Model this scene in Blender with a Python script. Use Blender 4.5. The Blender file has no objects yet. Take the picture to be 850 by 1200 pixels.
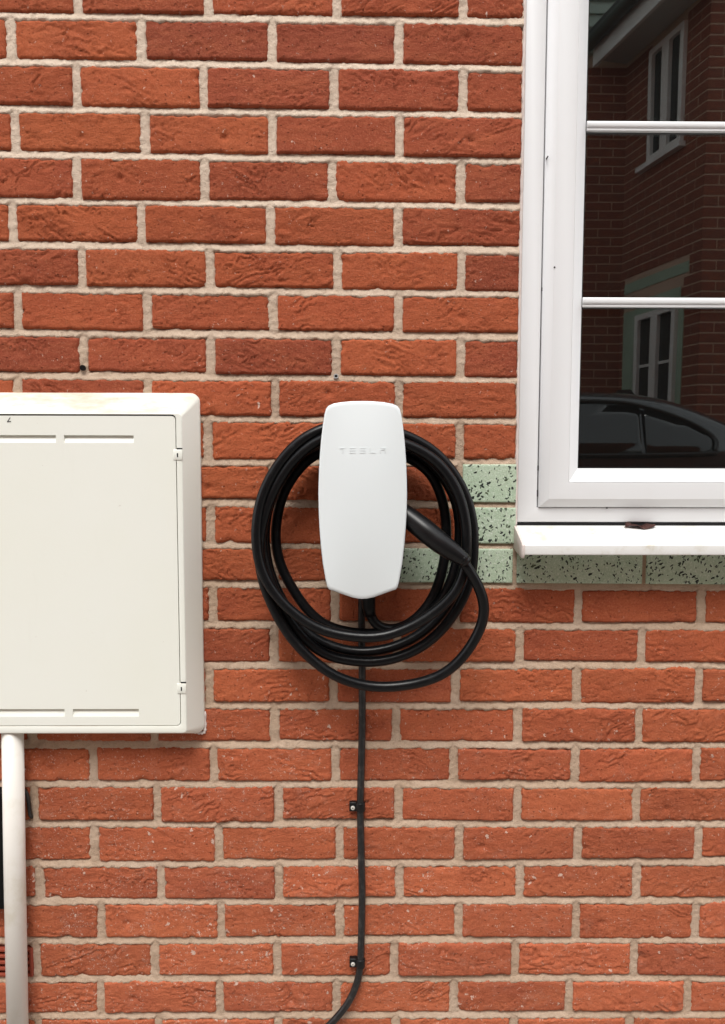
import bpy, bmesh, math, random
import numpy as np
from mathutils import Vector

scene = bpy.context.scene
rng = random.Random(7)

# ------------------------------------------------------------------ camera
cam_data = bpy.data.cameras.new("camera")
cam = bpy.data.objects.new("camera", cam_data)
scene.collection.objects.link(cam)
cam.location = (0.0, -1.38043, 1.116)
cam.rotation_euler = (1.49247161, -0.0020592, -0.00955746)
cam_data.sensor_fit = 'HORIZONTAL'
cam_data.sensor_width = 36.0
cam_data.lens = 38.1176
cam_data.clip_start = 0.02
cam_data.clip_end = 500.0
scene.camera = cam

# ------------------------------------------------------------------ overcast daylight
SUN_EL, SUN_AZ = math.radians(60), math.radians(190)     # azimuth clockwise from +Y
world = bpy.data.worlds.new("World")
scene.world = world
world.use_nodes = True
wn = world.node_tree
wn.nodes.clear()
sky = wn.nodes.new('ShaderNodeTexSky')
sky.sky_type = 'NISHITA'
sky.sun_disc = False
sky.sun_elevation = SUN_EL
sky.sun_rotation = SUN_AZ
sky.air_density = 1.0
sky.dust_density = 1.0
hsv = wn.nodes.new('ShaderNodeHueSaturation')            # cloud cover greys the sky out
hsv.inputs['Saturation'].default_value = 0.12
bg = wn.nodes.new('ShaderNodeBackground')
bg.inputs['Strength'].default_value = 0.15
wo = wn.nodes.new('ShaderNodeOutputWorld')
wn.links.new(sky.outputs[0], hsv.inputs['Color'])
cloud = wn.nodes.new('ShaderNodeMix')                     # even grey cloud over the clear-sky glow
cloud.data_type = 'RGBA'
cloud.inputs[0].default_value = 0.6
cloud.inputs[7].default_value = (5.4, 5.5, 5.7, 1)
wn.links.new(hsv.outputs[0], cloud.inputs[6])
wn.links.new(cloud.outputs[2], bg.inputs['Color'])
wn.links.new(bg.outputs[0], wo.inputs['Surface'])

sun_data = bpy.data.lights.new("sun", 'SUN')
sun_data.energy = 1.2
sun_data.angle = math.radians(24)
sun_data.color = (1.0, 0.965, 0.91)
sun = bpy.data.objects.new("sun", sun_data)
scene.collection.objects.link(sun)
sd = Vector((math.sin(SUN_AZ) * math.cos(SUN_EL), math.cos(SUN_AZ) * math.cos(SUN_EL), math.sin(SUN_EL)))
sun.rotation_euler = sd.to_track_quat('Z', 'Y').to_euler()
sun.location = (0, -4, 8)

scene.view_settings.view_transform = 'Standard'
scene.view_settings.look = 'None'
scene.view_settings.gamma = 1.0
scene.view_settings.exposure = 1.18

# ------------------------------------------------------------------ helpers
COL = scene.collection


def tag(o, label=None, cat=None, group=None, kind=None):
    if label: o["label"] = label
    if cat: o["category"] = cat
    if group: o["group"] = group
    if kind: o["kind"] = kind
    return o


def empty(name, loc=(0, 0, 0)):
    o = bpy.data.objects.new(name, None)
    o.empty_display_size = 0.05
    o.location = loc
    COL.objects.link(o)
    return o


def link(name, me, mat=None, parent=None, loc=None, smooth=None):
    o = bpy.data.objects.new(name, me)
    if mat is not None and not me.materials:
        me.materials.append(mat)
    COL.objects.link(o)
    if parent is not None:
        o.parent = parent
        off = Vector(parent.location)
        q = parent.parent
        while q is not None:
            off = off + Vector(q.location)
            q = q.parent
        o.location = Vector(loc or (0, 0, 0)) - off
    elif loc is not None:
        o.location = loc
    if smooth is not None:
        for p in me.polygons:
            p.use_smooth = smooth
    return o


def bevel(o, w, seg=2, ang=35):
    m = o.modifiers.new("bevel", 'BEVEL')
    m.width = w
    m.segments = seg
    m.limit_method = 'ANGLE'
    m.angle_limit = math.radians(ang)
    m.harden_normals = False
    for p in o.data.polygons:
        p.use_smooth = True
    s = o.data
    return o


def mesh_np(name, verts, quads, smooth=False):
    """mesh from a (n,3) array and an (m,4) array of quads"""
    me = bpy.data.meshes.new(name)
    n, m = len(verts), len(quads)
    me.vertices.add(n)
    me.vertices.foreach_set('co', np.asarray(verts, np.float32).ravel())
    me.loops.add(m * 4)
    me.loops.foreach_set('vertex_index', np.asarray(quads, np.int32).ravel())
    me.polygons.add(m)
    me.polygons.foreach_set('loop_start', np.arange(0, m * 4, 4, dtype=np.int32))
    if smooth:
        me.polygons.foreach_set('use_smooth', np.ones(m, dtype=bool))
    me.update(calc_edges=True)
    me.validate()
    return me


def mesh_py(name, verts, faces):
    me = bpy.data.meshes.new(name)
    me.from_pydata([tuple(v) for v in verts], [], faces)
    me.update()
    return me


class MB:
    """collects simple solids into one mesh"""
    def __init__(self):
        self.v, self.f = [], []

    def add(self, vs, fs):
        k = len(self.v)
        self.v += [tuple(v) for v in vs]
        self.f += [tuple(i + k for i in f) for f in fs]

    def box(self, x0, x1, y0, y1, z0, z1):
        vs = [(x0, y0, z0), (x1, y0, z0), (x1, y1, z0), (x0, y1, z0), (x0, y0, z1), (x1, y0, z1), (x1, y1, z1), (x0, y1, z1)]
        fs = [(0, 1, 5, 4), (1, 2, 6, 5), (2, 3, 7, 6), (3, 0, 4, 7), (4, 5, 6, 7), (3, 2, 1, 0)]
        self.add(vs, fs)

    def tube(self, pts, rad, n=12, caps=True):
        pts = [Vector(p) for p in pts]
        rads = rad if isinstance(rad, (list, tuple)) else [rad] * len(pts)
        vs, fs = [], []
        up = None
        for i, p in enumerate(pts):
            a, b = pts[max(0, i - 1)], pts[min(len(pts) - 1, i + 1)]
            t = (b - a).normalized()
            if up is None:
                up = t.orthogonal().normalized()
            up = (up - t * up.dot(t)).normalized()
            s = t.cross(up)
            for k in range(n):
                an = 2 * math.pi * k / n
                vs.append(p + (up * math.cos(an) + s * math.sin(an)) * rads[i])
        for i in range(len(pts) - 1):
            for k in range(n):
                fs.append((i * n + k, i * n + (k + 1) % n, (i + 1) * n + (k + 1) % n, (i + 1) * n + k))
        if caps:
            fs.append(tuple(range(n - 1, -1, -1)))
            fs.append(tuple((len(pts) - 1) * n + k for k in range(n)))
        self.add(vs, fs)

    def build(self, name, mat=None, parent=None, smooth=False):
        me = mesh_py(name, self.v, self.f)
        bm = bmesh.new(); bm.from_mesh(me)
        bmesh.ops.recalc_face_normals(bm, faces=bm.faces)
        bm.to_mesh(me); bm.free()
        return link(name, me, mat, parent, smooth=smooth)


def spline(pts, per=6):
    P = [Vector(p) for p in pts]
    P = [P[0] * 2 - P[1]] + P + [P[-1] * 2 - P[-2]]
    out = []
    for i in range(1, len(P) - 2):
        p0, p1, p2, p3 = P[i - 1:i + 3]
        for k in range(per):
            t = k / per
            out.append(0.5 * ((2 * p1) + (p2 - p0) * t + (2 * p0 - 5 * p1 + 4 * p2 - p3) * t * t + (3 * p1 - p0 - 3 * p2 + p3) * t ** 3))
    out.append(P[-2])
    return out


def smooth_path(pts, rounds=2):
    P = [Vector(p) for p in pts]
    for _ in range(rounds):
        P = [P[0]] + [P[i] * 0.5 + (P[i - 1] + P[i + 1]) * 0.25 for i in range(1, len(P) - 1)] + [P[-1]]
    return P


def ring_loft(rects, close_last=False):
    """rects: list of (x0,x1,z0,z1,y): mitred frame profile running through all of them"""
    vs, fs = [], []
    for (x0, x1, z0, z1, y) in rects:
        vs += [(x0, y, z0), (x1, y, z0), (x1, y, z1), (x0, y, z1)]
    for i in range(len(rects) - 1):
        for k in range(4):
            a, b = i * 4 + k, i * 4 + (k + 1) % 4
            fs.append((a, b, b + 4, a + 4))
    if close_last:
        k = (len(rects) - 1) * 4
        fs.append((k, k + 1, k + 2, k + 3))
    return vs, fs


# --- vectorised gradient noise
_perm = np.random.RandomState(3).permutation(1024)
_grad = np.random.RandomState(4).rand(1024) * 2 * np.pi


def pnoise(x, y, seed=0):
    x = np.asarray(x, float) + seed * 17.37
    y = np.asarray(y, float) + seed * 9.71
    xi, yi = np.floor(x).astype(int), np.floor(y).astype(int)
    xf, yf = x - xi, y - yi
    def g(ix, iy, dx, dy):
        a = _grad[_perm[(_perm[ix & 1023] + iy) & 1023]]
        return np.cos(a) * dx + np.sin(a) * dy
    u = xf ** 3 * (xf * (xf * 6 - 15) + 10)
    v = yf ** 3 * (yf * (yf * 6 - 15) + 10)
    n00, n10 = g(xi, yi, xf, yf), g(xi + 1, yi, xf - 1, yf)
    n01, n11 = g(xi, yi + 1, xf, yf - 1), g(xi + 1, yi + 1, xf - 1, yf - 1)
    return 1.5 * ((n00 * (1 - u) + n10 * u) * (1 - v) + (n01 * (1 - u) + n11 * u) * v)


def fbm(x, y, seed=0, octv=3):
    s, a = 0, 1.0
    for k in range(octv):
        s = s + a * pnoise(x * 2 ** k, y * 2 ** k, seed + k * 5)
        a *= 0.5
    return s


# ------------------------------------------------------------------ materials
def new_mat(name):
    m = bpy.data.materials.new(name)
    m.use_nodes = True
    nt = m.node_tree
    return m, nt, nt.nodes['Principled BSDF']


def node(nt, typ, ins=None, **props):
    n = nt.nodes.new(typ)
    for k, v in props.items():
        setattr(n, k, v)
    for k, v in (ins or {}).items():
        s = n.inputs[k]
        if isinstance(v, bpy.types.NodeSocket):
            nt.links.new(v, s)
        else:
            s.default_value = v
    return n


def L(nt, a, b):
    nt.links.new(a, b)


def mixc(nt, fac, a, b, blend='MIX'):
    n = nt.nodes.new('ShaderNodeMix')
    n.data_type = 'RGBA'
    n.blend_type = blend
    n.clamp_factor = True
    for idx, v in ((0, fac), (6, a), (7, b)):
        if isinstance(v, bpy.types.NodeSocket):
            nt.links.new(v, n.inputs[idx])
        elif idx == 0:
            n.inputs[0].default_value = v
        else:
            n.inputs[idx].default_value = (*v, 1) if len(v) == 3 else v
    return n.outputs[2]


def mth(nt, op, a, b=0.0, c=None, clamp=False):
    n = nt.nodes.new('ShaderNodeMath')
    n.operation = op
    n.use_clamp = clamp
    for i, v in enumerate((a, b) if c is None else (a, b, c)):
        if isinstance(v, bpy.types.NodeSocket):
            nt.links.new(v, n.inputs[i])
        else:
            n.inputs[i].default_value = v
    return n.outputs[0]


def ramp(nt, v, lo, hi):
    n = nt.nodes.new('ShaderNodeMapRange')
    n.clamp = True
    n.interpolation_type = 'SMOOTHSTEP'
    nt.links.new(v, n.inputs['Value'])
    n.inputs['From Min'].default_value = lo
    n.inputs['From Max'].default_value = hi
    return n.outputs[0]


def noise_n(nt, vec, scale, detail=4, rough=0.55, dist=0.0):
    n = node(nt, 'ShaderNodeTexNoise', {'Vector': vec, 'Scale': scale, 'Detail': detail, 'Roughness': rough, 'Distortion': dist})
    return n.outputs[0]


def bump_n(nt, h, strength, dist, normal=None):
    n = node(nt, 'ShaderNodeBump', {'Height': h, 'Strength': strength, 'Distance': dist})
    if normal is not None:
        nt.links.new(normal, n.inputs['Normal'])
    return n.outputs[0]


def pos_mapped(nt, scale=(1, 1, 1), per_object=True):
    g = node(nt, 'ShaderNodeNewGeometry')
    v = g.outputs['Position']
    if per_object:
        oi = node(nt, 'ShaderNodeObjectInfo')
        off = mth(nt, 'MULTIPLY', oi.outputs['Random'], 37.0)
        off2 = mth(nt, 'MULTIPLY', g.outputs['Random Per Island'], 11.0)
        add = mth(nt, 'ADD', off, off2)
        cb = node(nt, 'ShaderNodeCombineXYZ', {0: add, 1: add, 2: off})
        va = node(nt, 'ShaderNodeVectorMath', {0: v, 1: cb.outputs[0]}, operation='ADD')
        v = va.outputs[0]
    mp = node(nt, 'ShaderNodeMapping', {'Vector': v, 'Scale': scale})
    return mp.outputs[0], g


def make_brick_mat():
    m, nt, bs = new_mat("fired_clay_brick")
    p, g = pos_mapped(nt)
    ps = node(nt, 'ShaderNodeMapping', {'Vector': p, 'Scale': (0.42, 1, 1), 'Rotation': (0, 0.12, 0)}).outputs[0]
    oi = node(nt, 'ShaderNodeObjectInfo')
    base = oi.outputs['Color']
    # island variation for the joined courses
    isl = ramp(nt, g.outputs['Random Per Island'], 0.0, 1.0)
    base = mixc(nt, mth(nt, 'MULTIPLY', isl, 0.25), base, (0.24, 0.055, 0.032))
    # broad, soft fire-marks
    blot = ramp(nt, noise_n(nt, p, 11, 3, 0.5), 0.40, 0.80)
    c = mixc(nt, mth(nt, 'MULTIPLY', blot, 0.34), base, (0.235, 0.050, 0.030))
    lite = ramp(nt, noise_n(nt, ps, 26, 5, 0.7), 0.42, 0.80)
    c = mixc(nt, mth(nt, 'MULTIPLY', lite, 0.30), c, (0.60, 0.185, 0.078))
    # sand grain, light and dark
    gr = noise_n(nt, p, 300, 5, 0.8)
    c = mixc(nt, mth(nt, 'MULTIPLY', ramp(nt, gr, 0.50, 0.72), 0.40), c, (0.66, 0.29, 0.17))
    c = mixc(nt, mth(nt, 'MULTIPLY', ramp(nt, gr, 0.48, 0.29), 0.60), c, (0.12, 0.030, 0.019))
    # small pits
    pv = node(nt, 'ShaderNodeTexVoronoi', {'Vector': p, 'Scale': 150.0, 'Randomness': 1.0})
    pc = node(nt, 'ShaderNodeSeparateColor', {0: pv.outputs['Color']})
    pit = mth(nt, 'MULTIPLY', ramp(nt, pv.outputs['Distance'], 0.30, 0.12), mth(nt, 'LESS_THAN', pc.outputs[0], 0.16))
    # pale mortar splashes, more of them on the low courses
    sep = node(nt, 'ShaderNodeSeparateXYZ', {0: g.outputs['Position']})
    low = ramp(nt, sep.outputs[2], 0.95, 0.25)
    left = ramp(nt, sep.outputs[0], 0.5, -0.5)
    dens = mth(nt, 'MULTIPLY', low, mth(nt, 'ADD', 0.25, mth(nt, 'MULTIPLY', left, 0.75)))
    dens = mth(nt, 'ADD', dens, 0.04)
    vp = node(nt, 'ShaderNodeMapping', {'Vector': p, 'Scale': (1.0, 0.5, 0.85)}).outputs[0]
    wob = node(nt, 'ShaderNodeTexNoise', {'Vector': p, 'Scale': 190.0, 'Detail': 4.0})
    vp = node(nt, 'ShaderNodeVectorMath', {0: vp, 1: node(nt, 'ShaderNodeVectorMath', {0: wob.outputs['Color'], 'Scale': 0.014}, operation='SCALE').outputs[0]}, operation='ADD').outputs[0]
    sp = node(nt, 'ShaderNodeTexVoronoi', {'Vector': vp, 'Scale': 85.0, 'Randomness': 1.0})
    sc = node(nt, 'ShaderNodeSeparateColor', {0: sp.outputs['Color']})
    thr = mth(nt, 'MULTIPLY', mth(nt, 'POWER', sc.outputs[1], 2.5), 0.30)
    dot = mth(nt, 'LESS_THAN', sp.outputs['Distance'], thr)
    clus = ramp(nt, noise_n(nt, p, 13, 2, 0.5), 0.34, 0.66)
    pick = mth(nt, 'LESS_THAN', sc.outputs[0], mth(nt, 'MULTIPLY', dens, mth(nt, 'MULTIPLY', clus, 1.0)))
    fleck = mth(nt, 'MULTIPLY', dot, pick)
    sp2 = node(nt, 'ShaderNodeTexVoronoi', {'Vector': vp, 'Scale': 230.0, 'Randomness': 1.0})
    sc2 = node(nt, 'ShaderNodeSeparateColor', {0: sp2.outputs['Color']})
    dot2 = ramp(nt, sp2.outputs['Distance'], 0.36, 0.16)
    pick2 = mth(nt, 'LESS_THAN', sc2.outputs[0], mth(nt, 'MULTIPLY', mth(nt, 'ADD', dens, 0.07), mth(nt, 'MULTIPLY', ramp(nt, noise_n(nt, p, 19, 3, 0.6), 0.34, 0.62), 0.62)))
    fleck = mth(nt, 'MAXIMUM', fleck, mth(nt, 'MULTIPLY', mth(nt, 'MULTIPLY', dot2, pick2), 0.75))
    c = mixc(nt, mth(nt, 'MULTIPLY', fleck, 0.85), c, (0.70, 0.52, 0.43))
    # thin lime bloom along the low courses
    bloom = mth(nt, 'MULTIPLY', ramp(nt, noise_n(nt, p, 38, 6, 0.72), 0.5, 0.78), mth(nt, 'MULTIPLY', low, 0.34))
    c = mixc(nt, bloom, c, (0.55, 0.30, 0.22))
    L(nt, c, bs.inputs['Base Color'])
    bs.inputs['Roughness'].default_value = 0.93
    bs.inputs['Specular IOR Level'].default_value = 0.18
    h1 = noise_n(nt, ps, 105, 8, 0.78, 0.2)
    rough_f = mth(nt, 'ADD', mth(nt, 'MULTIPLY', oi.outputs['Random'], 0.65), 0.35)
    n1 = bump_n(nt, h1, rough_f, 0.0044)
    n2 = bump_n(nt, mth(nt, 'MULTIPLY', pit, -1.0), 1.0, 0.0030, n1)
    n3 = bump_n(nt, gr, 0.9, 0.0022, n2)
    L(nt, n3, bs.inputs['Normal'])
    return m


def make_mortar_mat():
    m, nt, bs = new_mat("lime_mortar")
    p, g = pos_mapped(nt, per_object=False)
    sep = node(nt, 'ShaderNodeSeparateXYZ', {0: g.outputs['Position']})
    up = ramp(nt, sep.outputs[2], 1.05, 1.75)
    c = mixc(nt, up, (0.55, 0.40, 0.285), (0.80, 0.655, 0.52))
    b = ramp(nt, noise_n(nt, p, 9, 5, 0.65), 0.35, 0.7)
    c = mixc(nt, mth(nt, 'MULTIPLY', b, 0.5), c, (0.66, 0.52, 0.41))
    d = ramp(nt, noise_n(nt, p, 34, 5, 0.7), 0.5, 0.75)
    c = mixc(nt, mth(nt, 'MULTIPLY', d, 0.5), c, (0.31, 0.215, 0.15))
    gr = noise_n(nt, p, 520, 3, 0.7)
    c = mixc(nt, mth(nt, 'MULTIPLY', ramp(nt, gr, 0.5, 0.75), 0.35), c, (0.70, 0.56, 0.45))
    c = mixc(nt, mth(nt, 'MULTIPLY', ramp(nt, gr, 0.45, 0.25), 0.4), c, (0.19, 0.13, 0.09))
    L(nt, c, bs.inputs['Base Color'])
    bs.inputs['Roughness'].default_value = 0.95
    bs.inputs['Specular IOR Level'].default_value = 0.15
    n1 = bump_n(nt, noise_n(nt, p, 110, 7, 0.75), 0.9, 0.0042)
    n2 = bump_n(nt, gr, 0.8, 0.0016, n1)
    L(nt, n2, bs.inputs['Normal'])
    return m


def make_terrazzo_mat():
    m, nt, bs = new_mat("green_chip_stone")
    p, g = pos_mapped(nt)
    gr = noise_n(nt, p, 330, 3, 0.7)
    c = mixc(nt, ramp(nt, noise_n(nt, p, 24, 4, 0.6), 0.35, 0.7), (0.41, 0.525, 0.375), (0.48, 0.585, 0.435))
    c = mixc(nt, mth(nt, 'MULTIPLY', ramp(nt, gr, 0.50, 0.68), 0.8), c, (0.68, 0.74, 0.65))
    wv0 = node(nt, 'ShaderNodeTexVoronoi', {'Vector': p, 'Scale': 170.0})
    ws = node(nt, 'ShaderNodeSeparateColor', {0: wv0.outputs['Color']})
    wc = mth(nt, 'MULTIPLY', mth(nt, 'LESS_THAN', wv0.outputs['Distance'], mth(nt, 'MULTIPLY', ws.outputs[1], 0.42)), mth(nt, 'LESS_THAN', ws.outputs[0], 0.5))
    c = mixc(nt, mth(nt, 'MULTIPLY', wc, 0.6), c, mixc(nt, ws.outputs[2], (0.66, 0.73, 0.62), (0.26, 0.38, 0.24)))
    stn = ramp(nt, noise_n(nt, p, 15, 5, 0.7), 0.5, 0.8)
    c = mixc(nt, mth(nt, 'MULTIPLY', stn, 0.35), c, (0.42, 0.44, 0.33))
    c = mixc(nt, mth(nt, 'MULTIPLY', ramp(nt, gr, 0.45, 0.27), 0.4), c, (0.25, 0.34, 0.23))
    wob = node(nt, 'ShaderNodeTexNoise', {'Vector': p, 'Scale': 210.0, 'Detail': 2.0})
    wv = node(nt, 'ShaderNodeVectorMath', {0: wob.outputs['Color'], 'Scale': 0.0055}, operation='SCALE').outputs[0]
    pw = node(nt, 'ShaderNodeVectorMath', {0: p, 1: wv}, operation='ADD').outputs[0]
    tot = None
    for (rot, sx, sz, sc_, th, pr) in ((0.5, 1.0, 2.4, 72, 0.30, 0.42), (-0.9, 1.0, 2.0, 84, 0.28, 0.36), (1.35, 1.0, 2.6, 104, 0.30, 0.36), (2.3, 1.0, 1.5, 130, 0.26, 0.34)):
        rp = node(nt, 'ShaderNodeMapping', {'Vector': pw, 'Rotation': (0, rot, 0)}).outputs[0]
        mp = node(nt, 'ShaderNodeMapping', {'Vector': rp, 'Scale': (sx, 0.2, sz)}).outputs[0]
        v = node(nt, 'ShaderNodeTexVoronoi', {'Vector': mp, 'Scale': float(sc_)})
        s = node(nt, 'ShaderNodeSeparateColor', {0: v.outputs['Color']})
        rad = mth(nt, 'MULTIPLY', mth(nt, 'ADD', mth(nt, 'MULTIPLY', s.outputs[1], 0.8), 0.45), th)
        chip = mth(nt, 'MULTIPLY', mth(nt, 'LESS_THAN', v.outputs['Distance'], rad), mth(nt, 'LESS_THAN', s.outputs[0], pr))
        tot = chip if tot is None else mth(nt, 'MAXIMUM', tot, chip)
    tone = ramp(nt, noise_n(nt, p, 60, 2, 0.5), 0.5, 0.72)
    dark = mixc(nt, tone, (0.012, 0.018, 0.014), (0.075, 0.10, 0.05))
    c = mixc(nt, tot, c, dark)
    L(nt, c, bs.inputs['Base Color'])
    bs.inputs['Roughness'].default_value = 0.7
    n1 = bump_n(nt, noise_n(nt, p, 240, 5, 0.7), 0.8, 0.0016)
    L(nt, n1, bs.inputs['Normal'])
    return m


def plain(name, col, rough=0.5, spec=0.5, grain=0.0, dirt=None, dirt_amt=0.0, dirt_scale=8.0, metal=0.0, bump=0.0, bscale=60.0, coat=0.0):
    m, nt, bs = new_mat(name)
    p, g = pos_mapped(nt, per_object=False)
    c = mixc(nt, 0.0, col, col)
    if dirt is not None:
        b = ramp(nt, noise_n(nt, p, dirt_scale, 6, 0.68), 0.46, 0.8)
        c = mixc(nt, mth(nt, 'MULTIPLY', b, dirt_amt), c, dirt)
    if grain:
        gn = noise_n(nt, p, 300, 3, 0.6)
        c = mixc(nt, mth(nt, 'MULTIPLY', ramp(nt, gn, 0.4, 0.7), grain), c, tuple(min(1, x * 1.35 + 0.01) for x in col))
    L(nt, c, bs.inputs['Base Color'])
    rv = mth(nt, 'ADD', mth(nt, 'MULTIPLY', noise_n(nt, p, 20, 4, 0.6), 0.06), rough - 0.03)
    L(nt, rv, bs.inputs['Roughness'])
    bs.inputs['Specular IOR Level'].default_value = spec
    bs.inputs['Metallic'].default_value = metal
    bs.inputs['Coat Weight'].default_value = coat
    bs.inputs['Coat Roughness'].default_value = 0.06
    if bump:
        L(nt, bump_n(nt, noise_n(nt, p, bscale, 4, 0.6), 0.5, bump), bs.inputs['Normal'])
    return m


def make_box_paint():
    """off-white moulded plastic, with brown algae and dirt along upward faces and grime streaks"""
    m, nt, bs = new_mat("off_white_moulding")
    p, g = pos_mapped(nt, per_object=False)
    sn = node(nt, 'ShaderNodeSeparateXYZ', {0: g.outputs['Normal']})
    upf = ramp(nt, sn.outputs[2], 0.25, 0.8)
    base = mixc(nt, ramp(nt, noise_n(nt, p, 3.5, 3, 0.5), 0.3, 0.7), (0.85, 0.862, 0.775), (0.865, 0.877, 0.81))
    sx_ = node(nt, 'ShaderNodeMapping', {'Vector': p, 'Scale': (0.3, 1, 1)}).outputs[0]
    spots = ramp(nt, noise_n(nt, sx_, 20, 6, 0.75), 0.36, 0.70)
    c = mixc(nt, mth(nt, 'MULTIPLY', mth(nt, 'MULTIPLY', spots, upf), 0.85), base, (0.58, 0.45, 0.33))
    st = node(nt, 'ShaderNodeMapping', {'Vector': p, 'Scale': (1, 1, 0.12)}).outputs[0]
    streak = ramp(nt, noise_n(nt, st, 26, 5, 0.7), 0.56, 0.85)
    c = mixc(nt, mth(nt, 'MULTIPLY', streak, 0.10), c, (0.50, 0.46, 0.36))
    fs = ramp(nt, noise_n(nt, p, 70, 3, 0.8), 0.71, 0.78)
    c = mixc(nt, mth(nt, 'MULTIPLY', fs, 0.5), c, (0.42, 0.36, 0.27))
    L(nt, c, bs.inputs['Base Color'])
    bs.inputs['Roughness'].default_value = 0.42
    bs.inputs['Specular IOR Level'].default_value = 0.4
    L(nt, bump_n(nt, noise_n(nt, p, 160, 3, 0.6), 0.15, 0.0006), bs.inputs['Normal'])
    return m


def make_rubber():
    m, nt, bs = new_mat("black_rubber")
    p, g = pos_mapped(nt, per_object=False)
    dust = ramp(nt, noise_n(nt, p, 45, 6, 0.75), 0.5, 0.8)
    fine = ramp(nt, noise_n(nt, p, 380, 3, 0.7), 0.55, 0.8)
    c = mixc(nt, mth(nt, 'MULTIPLY', dust, 0.45), (0.005, 0.0053, 0.006), (0.014, 0.014, 0.014))
    c = mixc(nt, mth(nt, 'MULTIPLY', mth(nt, 'MULTIPLY', dust, fine), 0.5), c, (0.13, 0.125, 0.12))
    L(nt, c, bs.inputs['Base Color'])
    L(nt, mth(nt, 'ADD', mth(nt, 'MULTIPLY', dust, 0.22), 0.31), bs.inputs['Roughness'])
    bs.inputs['Specular IOR Level'].default_value = 0.27
    L(nt, bump_n(nt, noise_n(nt, p, 90, 4, 0.6), 0.25, 0.0012), bs.inputs['Normal'])
    return m


def make_glass():
    """sealed double-glazed unit: clear, its four faces mirroring about twice what one pane does"""
    m = bpy.data.materials.new("window_glass")
    m.use_nodes = True
    nt = m.node_tree
    nt.nodes.clear()
    out = nt.nodes.new('ShaderNodeOutputMaterial')
    p, g = pos_mapped(nt, per_object=False)
    wave = bump_n(nt, noise_n(nt, p, 2.2, 1, 0.4), 0.10, 0.006)
    gl = node(nt, 'ShaderNodeBsdfGlossy', {'Color': (0.93, 0.96, 0.95, 1), 'Roughness': 0.0, 'Normal': wave})
    tr = node(nt, 'ShaderNodeBsdfTransparent', {'Color': (0.70, 0.74, 0.73, 1)})
    fr = node(nt, 'ShaderNodeFresnel', {'IOR': 1.5})
    fac = mth(nt, 'MULTIPLY', fr.outputs[0], 2.8, clamp=True)
    mx = node(nt, 'ShaderNodeMixShader', {0: fac, 1: tr.outputs[0], 2: gl.outputs[0]})
    # dried rain marks and dust, plus an even haze painted over the reflection
    df = node(nt, 'ShaderNodeBsdfDiffuse', {'Color': (0.5, 0.49, 0.46, 1)})
    st = node(nt, 'ShaderNodeMapping', {'Vector': p, 'Scale': (1, 1, 0.22)}).outputs[0]
    dr = mth(nt, 'MULTIPLY', ramp(nt, noise_n(nt, st, 120, 4, 0.75), 0.66, 0.8), ramp(nt, noise_n(nt, p, 7, 3, 0.6), 0.48, 0.7))
    amt = mth(nt, 'ADD', mth(nt, 'MULTIPLY', dr, 0.26), 0.007)
    mx2 = node(nt, 'ShaderNodeMixShader', {0: amt, 1: mx.outputs[0], 2: df.outputs[0]})
    L(nt, mx2.outputs[0], out.inputs['Surface'])
    return m


M_BRICK = make_brick_mat()
M_MORTAR = make_mortar_mat()
M_STONE = make_terrazzo_mat()
M_BOX = make_box_paint()
M_RUBBER = make_rubber()
M_GLASS = make_glass()
M_UPVC = plain("white_upvc", (0.80, 0.81, 0.82), 0.30, 0.5, dirt=(0.74, 0.735, 0.72), dirt_amt=0.25, dirt_scale=5)
M_SILL = plain("weathered_white_upvc", (0.80, 0.80, 0.78), 0.32, 0.5, dirt=(0.50, 0.43, 0.29), dirt_amt=0.75, dirt_scale=23)
M_SEAL = plain("sealant", (0.70, 0.62, 0.58), 0.6, 0.4, dirt=(0.48, 0.32, 0.26), dirt_amt=0.6, dirt_scale=40, bump=0.001)
M_GASKET_GAP = plain("gasket_gap_black", (0.015, 0.015, 0.016), 0.6, 0.3)
M_PLATE = plain("white_glass_faceplate", (0.80, 0.855, 0.868), 0.28, 0.5, coat=0.4)
_n = M_PLATE.node_tree
for _l in list(_n.nodes["Principled BSDF"].inputs["Roughness"].links):
    _n.links.remove(_l)
_n.nodes["Principled BSDF"].inputs["Roughness"].default_value = 0.27
M_RIM = plain("grey_rim", (0.42, 0.43, 0.43), 0.4, 0.5)
M_PRINT = plain("grey_print", (0.765, 0.815, 0.826), 0.4, 0.4)
M_BLACK = plain("black_plastic", (0.006, 0.006, 0.0065), 0.34, 0.32)
M_BOXBLACK = plain("matt_black_plastic", (0.006, 0.006, 0.006), 0.7, 0.12)
M_CONDUIT = plain("black_pvc", (0.009, 0.009, 0.0095), 0.36, 0.5, dirt=(0.10, 0.095, 0.09), dirt_amt=0.6, dirt_scale=70)
M_PIPE = plain("white_pvc_pipe", (0.80, 0.775, 0.72), 0.40, 0.45, dirt=(0.56, 0.50, 0.34), dirt_amt=0.55, dirt_scale=13)
M_SCREW = plain("zinc_screw", (0.72, 0.70, 0.64), 0.35, 0.5, metal=0.3)
M_LEAF = plain("dry_leaf", (0.045, 0.013, 0.009), 0.6, 0.4, dirt=(0.13, 0.045, 0.025), dirt_amt=0.6, dirt_scale=90, bump=0.001, bscale=200)
M_TERRA = plain("terracotta", (0.30, 0.065, 0.038), 0.9, 0.2, dirt=(0.22, 0.05, 0.03), dirt_amt=0.6, dirt_scale=60, bump=0.001, bscale=200)
M_PAVE = plain("concrete_paving", (0.30, 0.285, 0.26), 0.9, 0.2, dirt=(0.18, 0.17, 0.15), dirt_amt=0.6, dirt_scale=3, bump=0.004)
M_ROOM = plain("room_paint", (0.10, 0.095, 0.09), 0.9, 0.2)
M_INK = plain("black_ink", (0.03, 0.03, 0.03), 0.6, 0.3)

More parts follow.
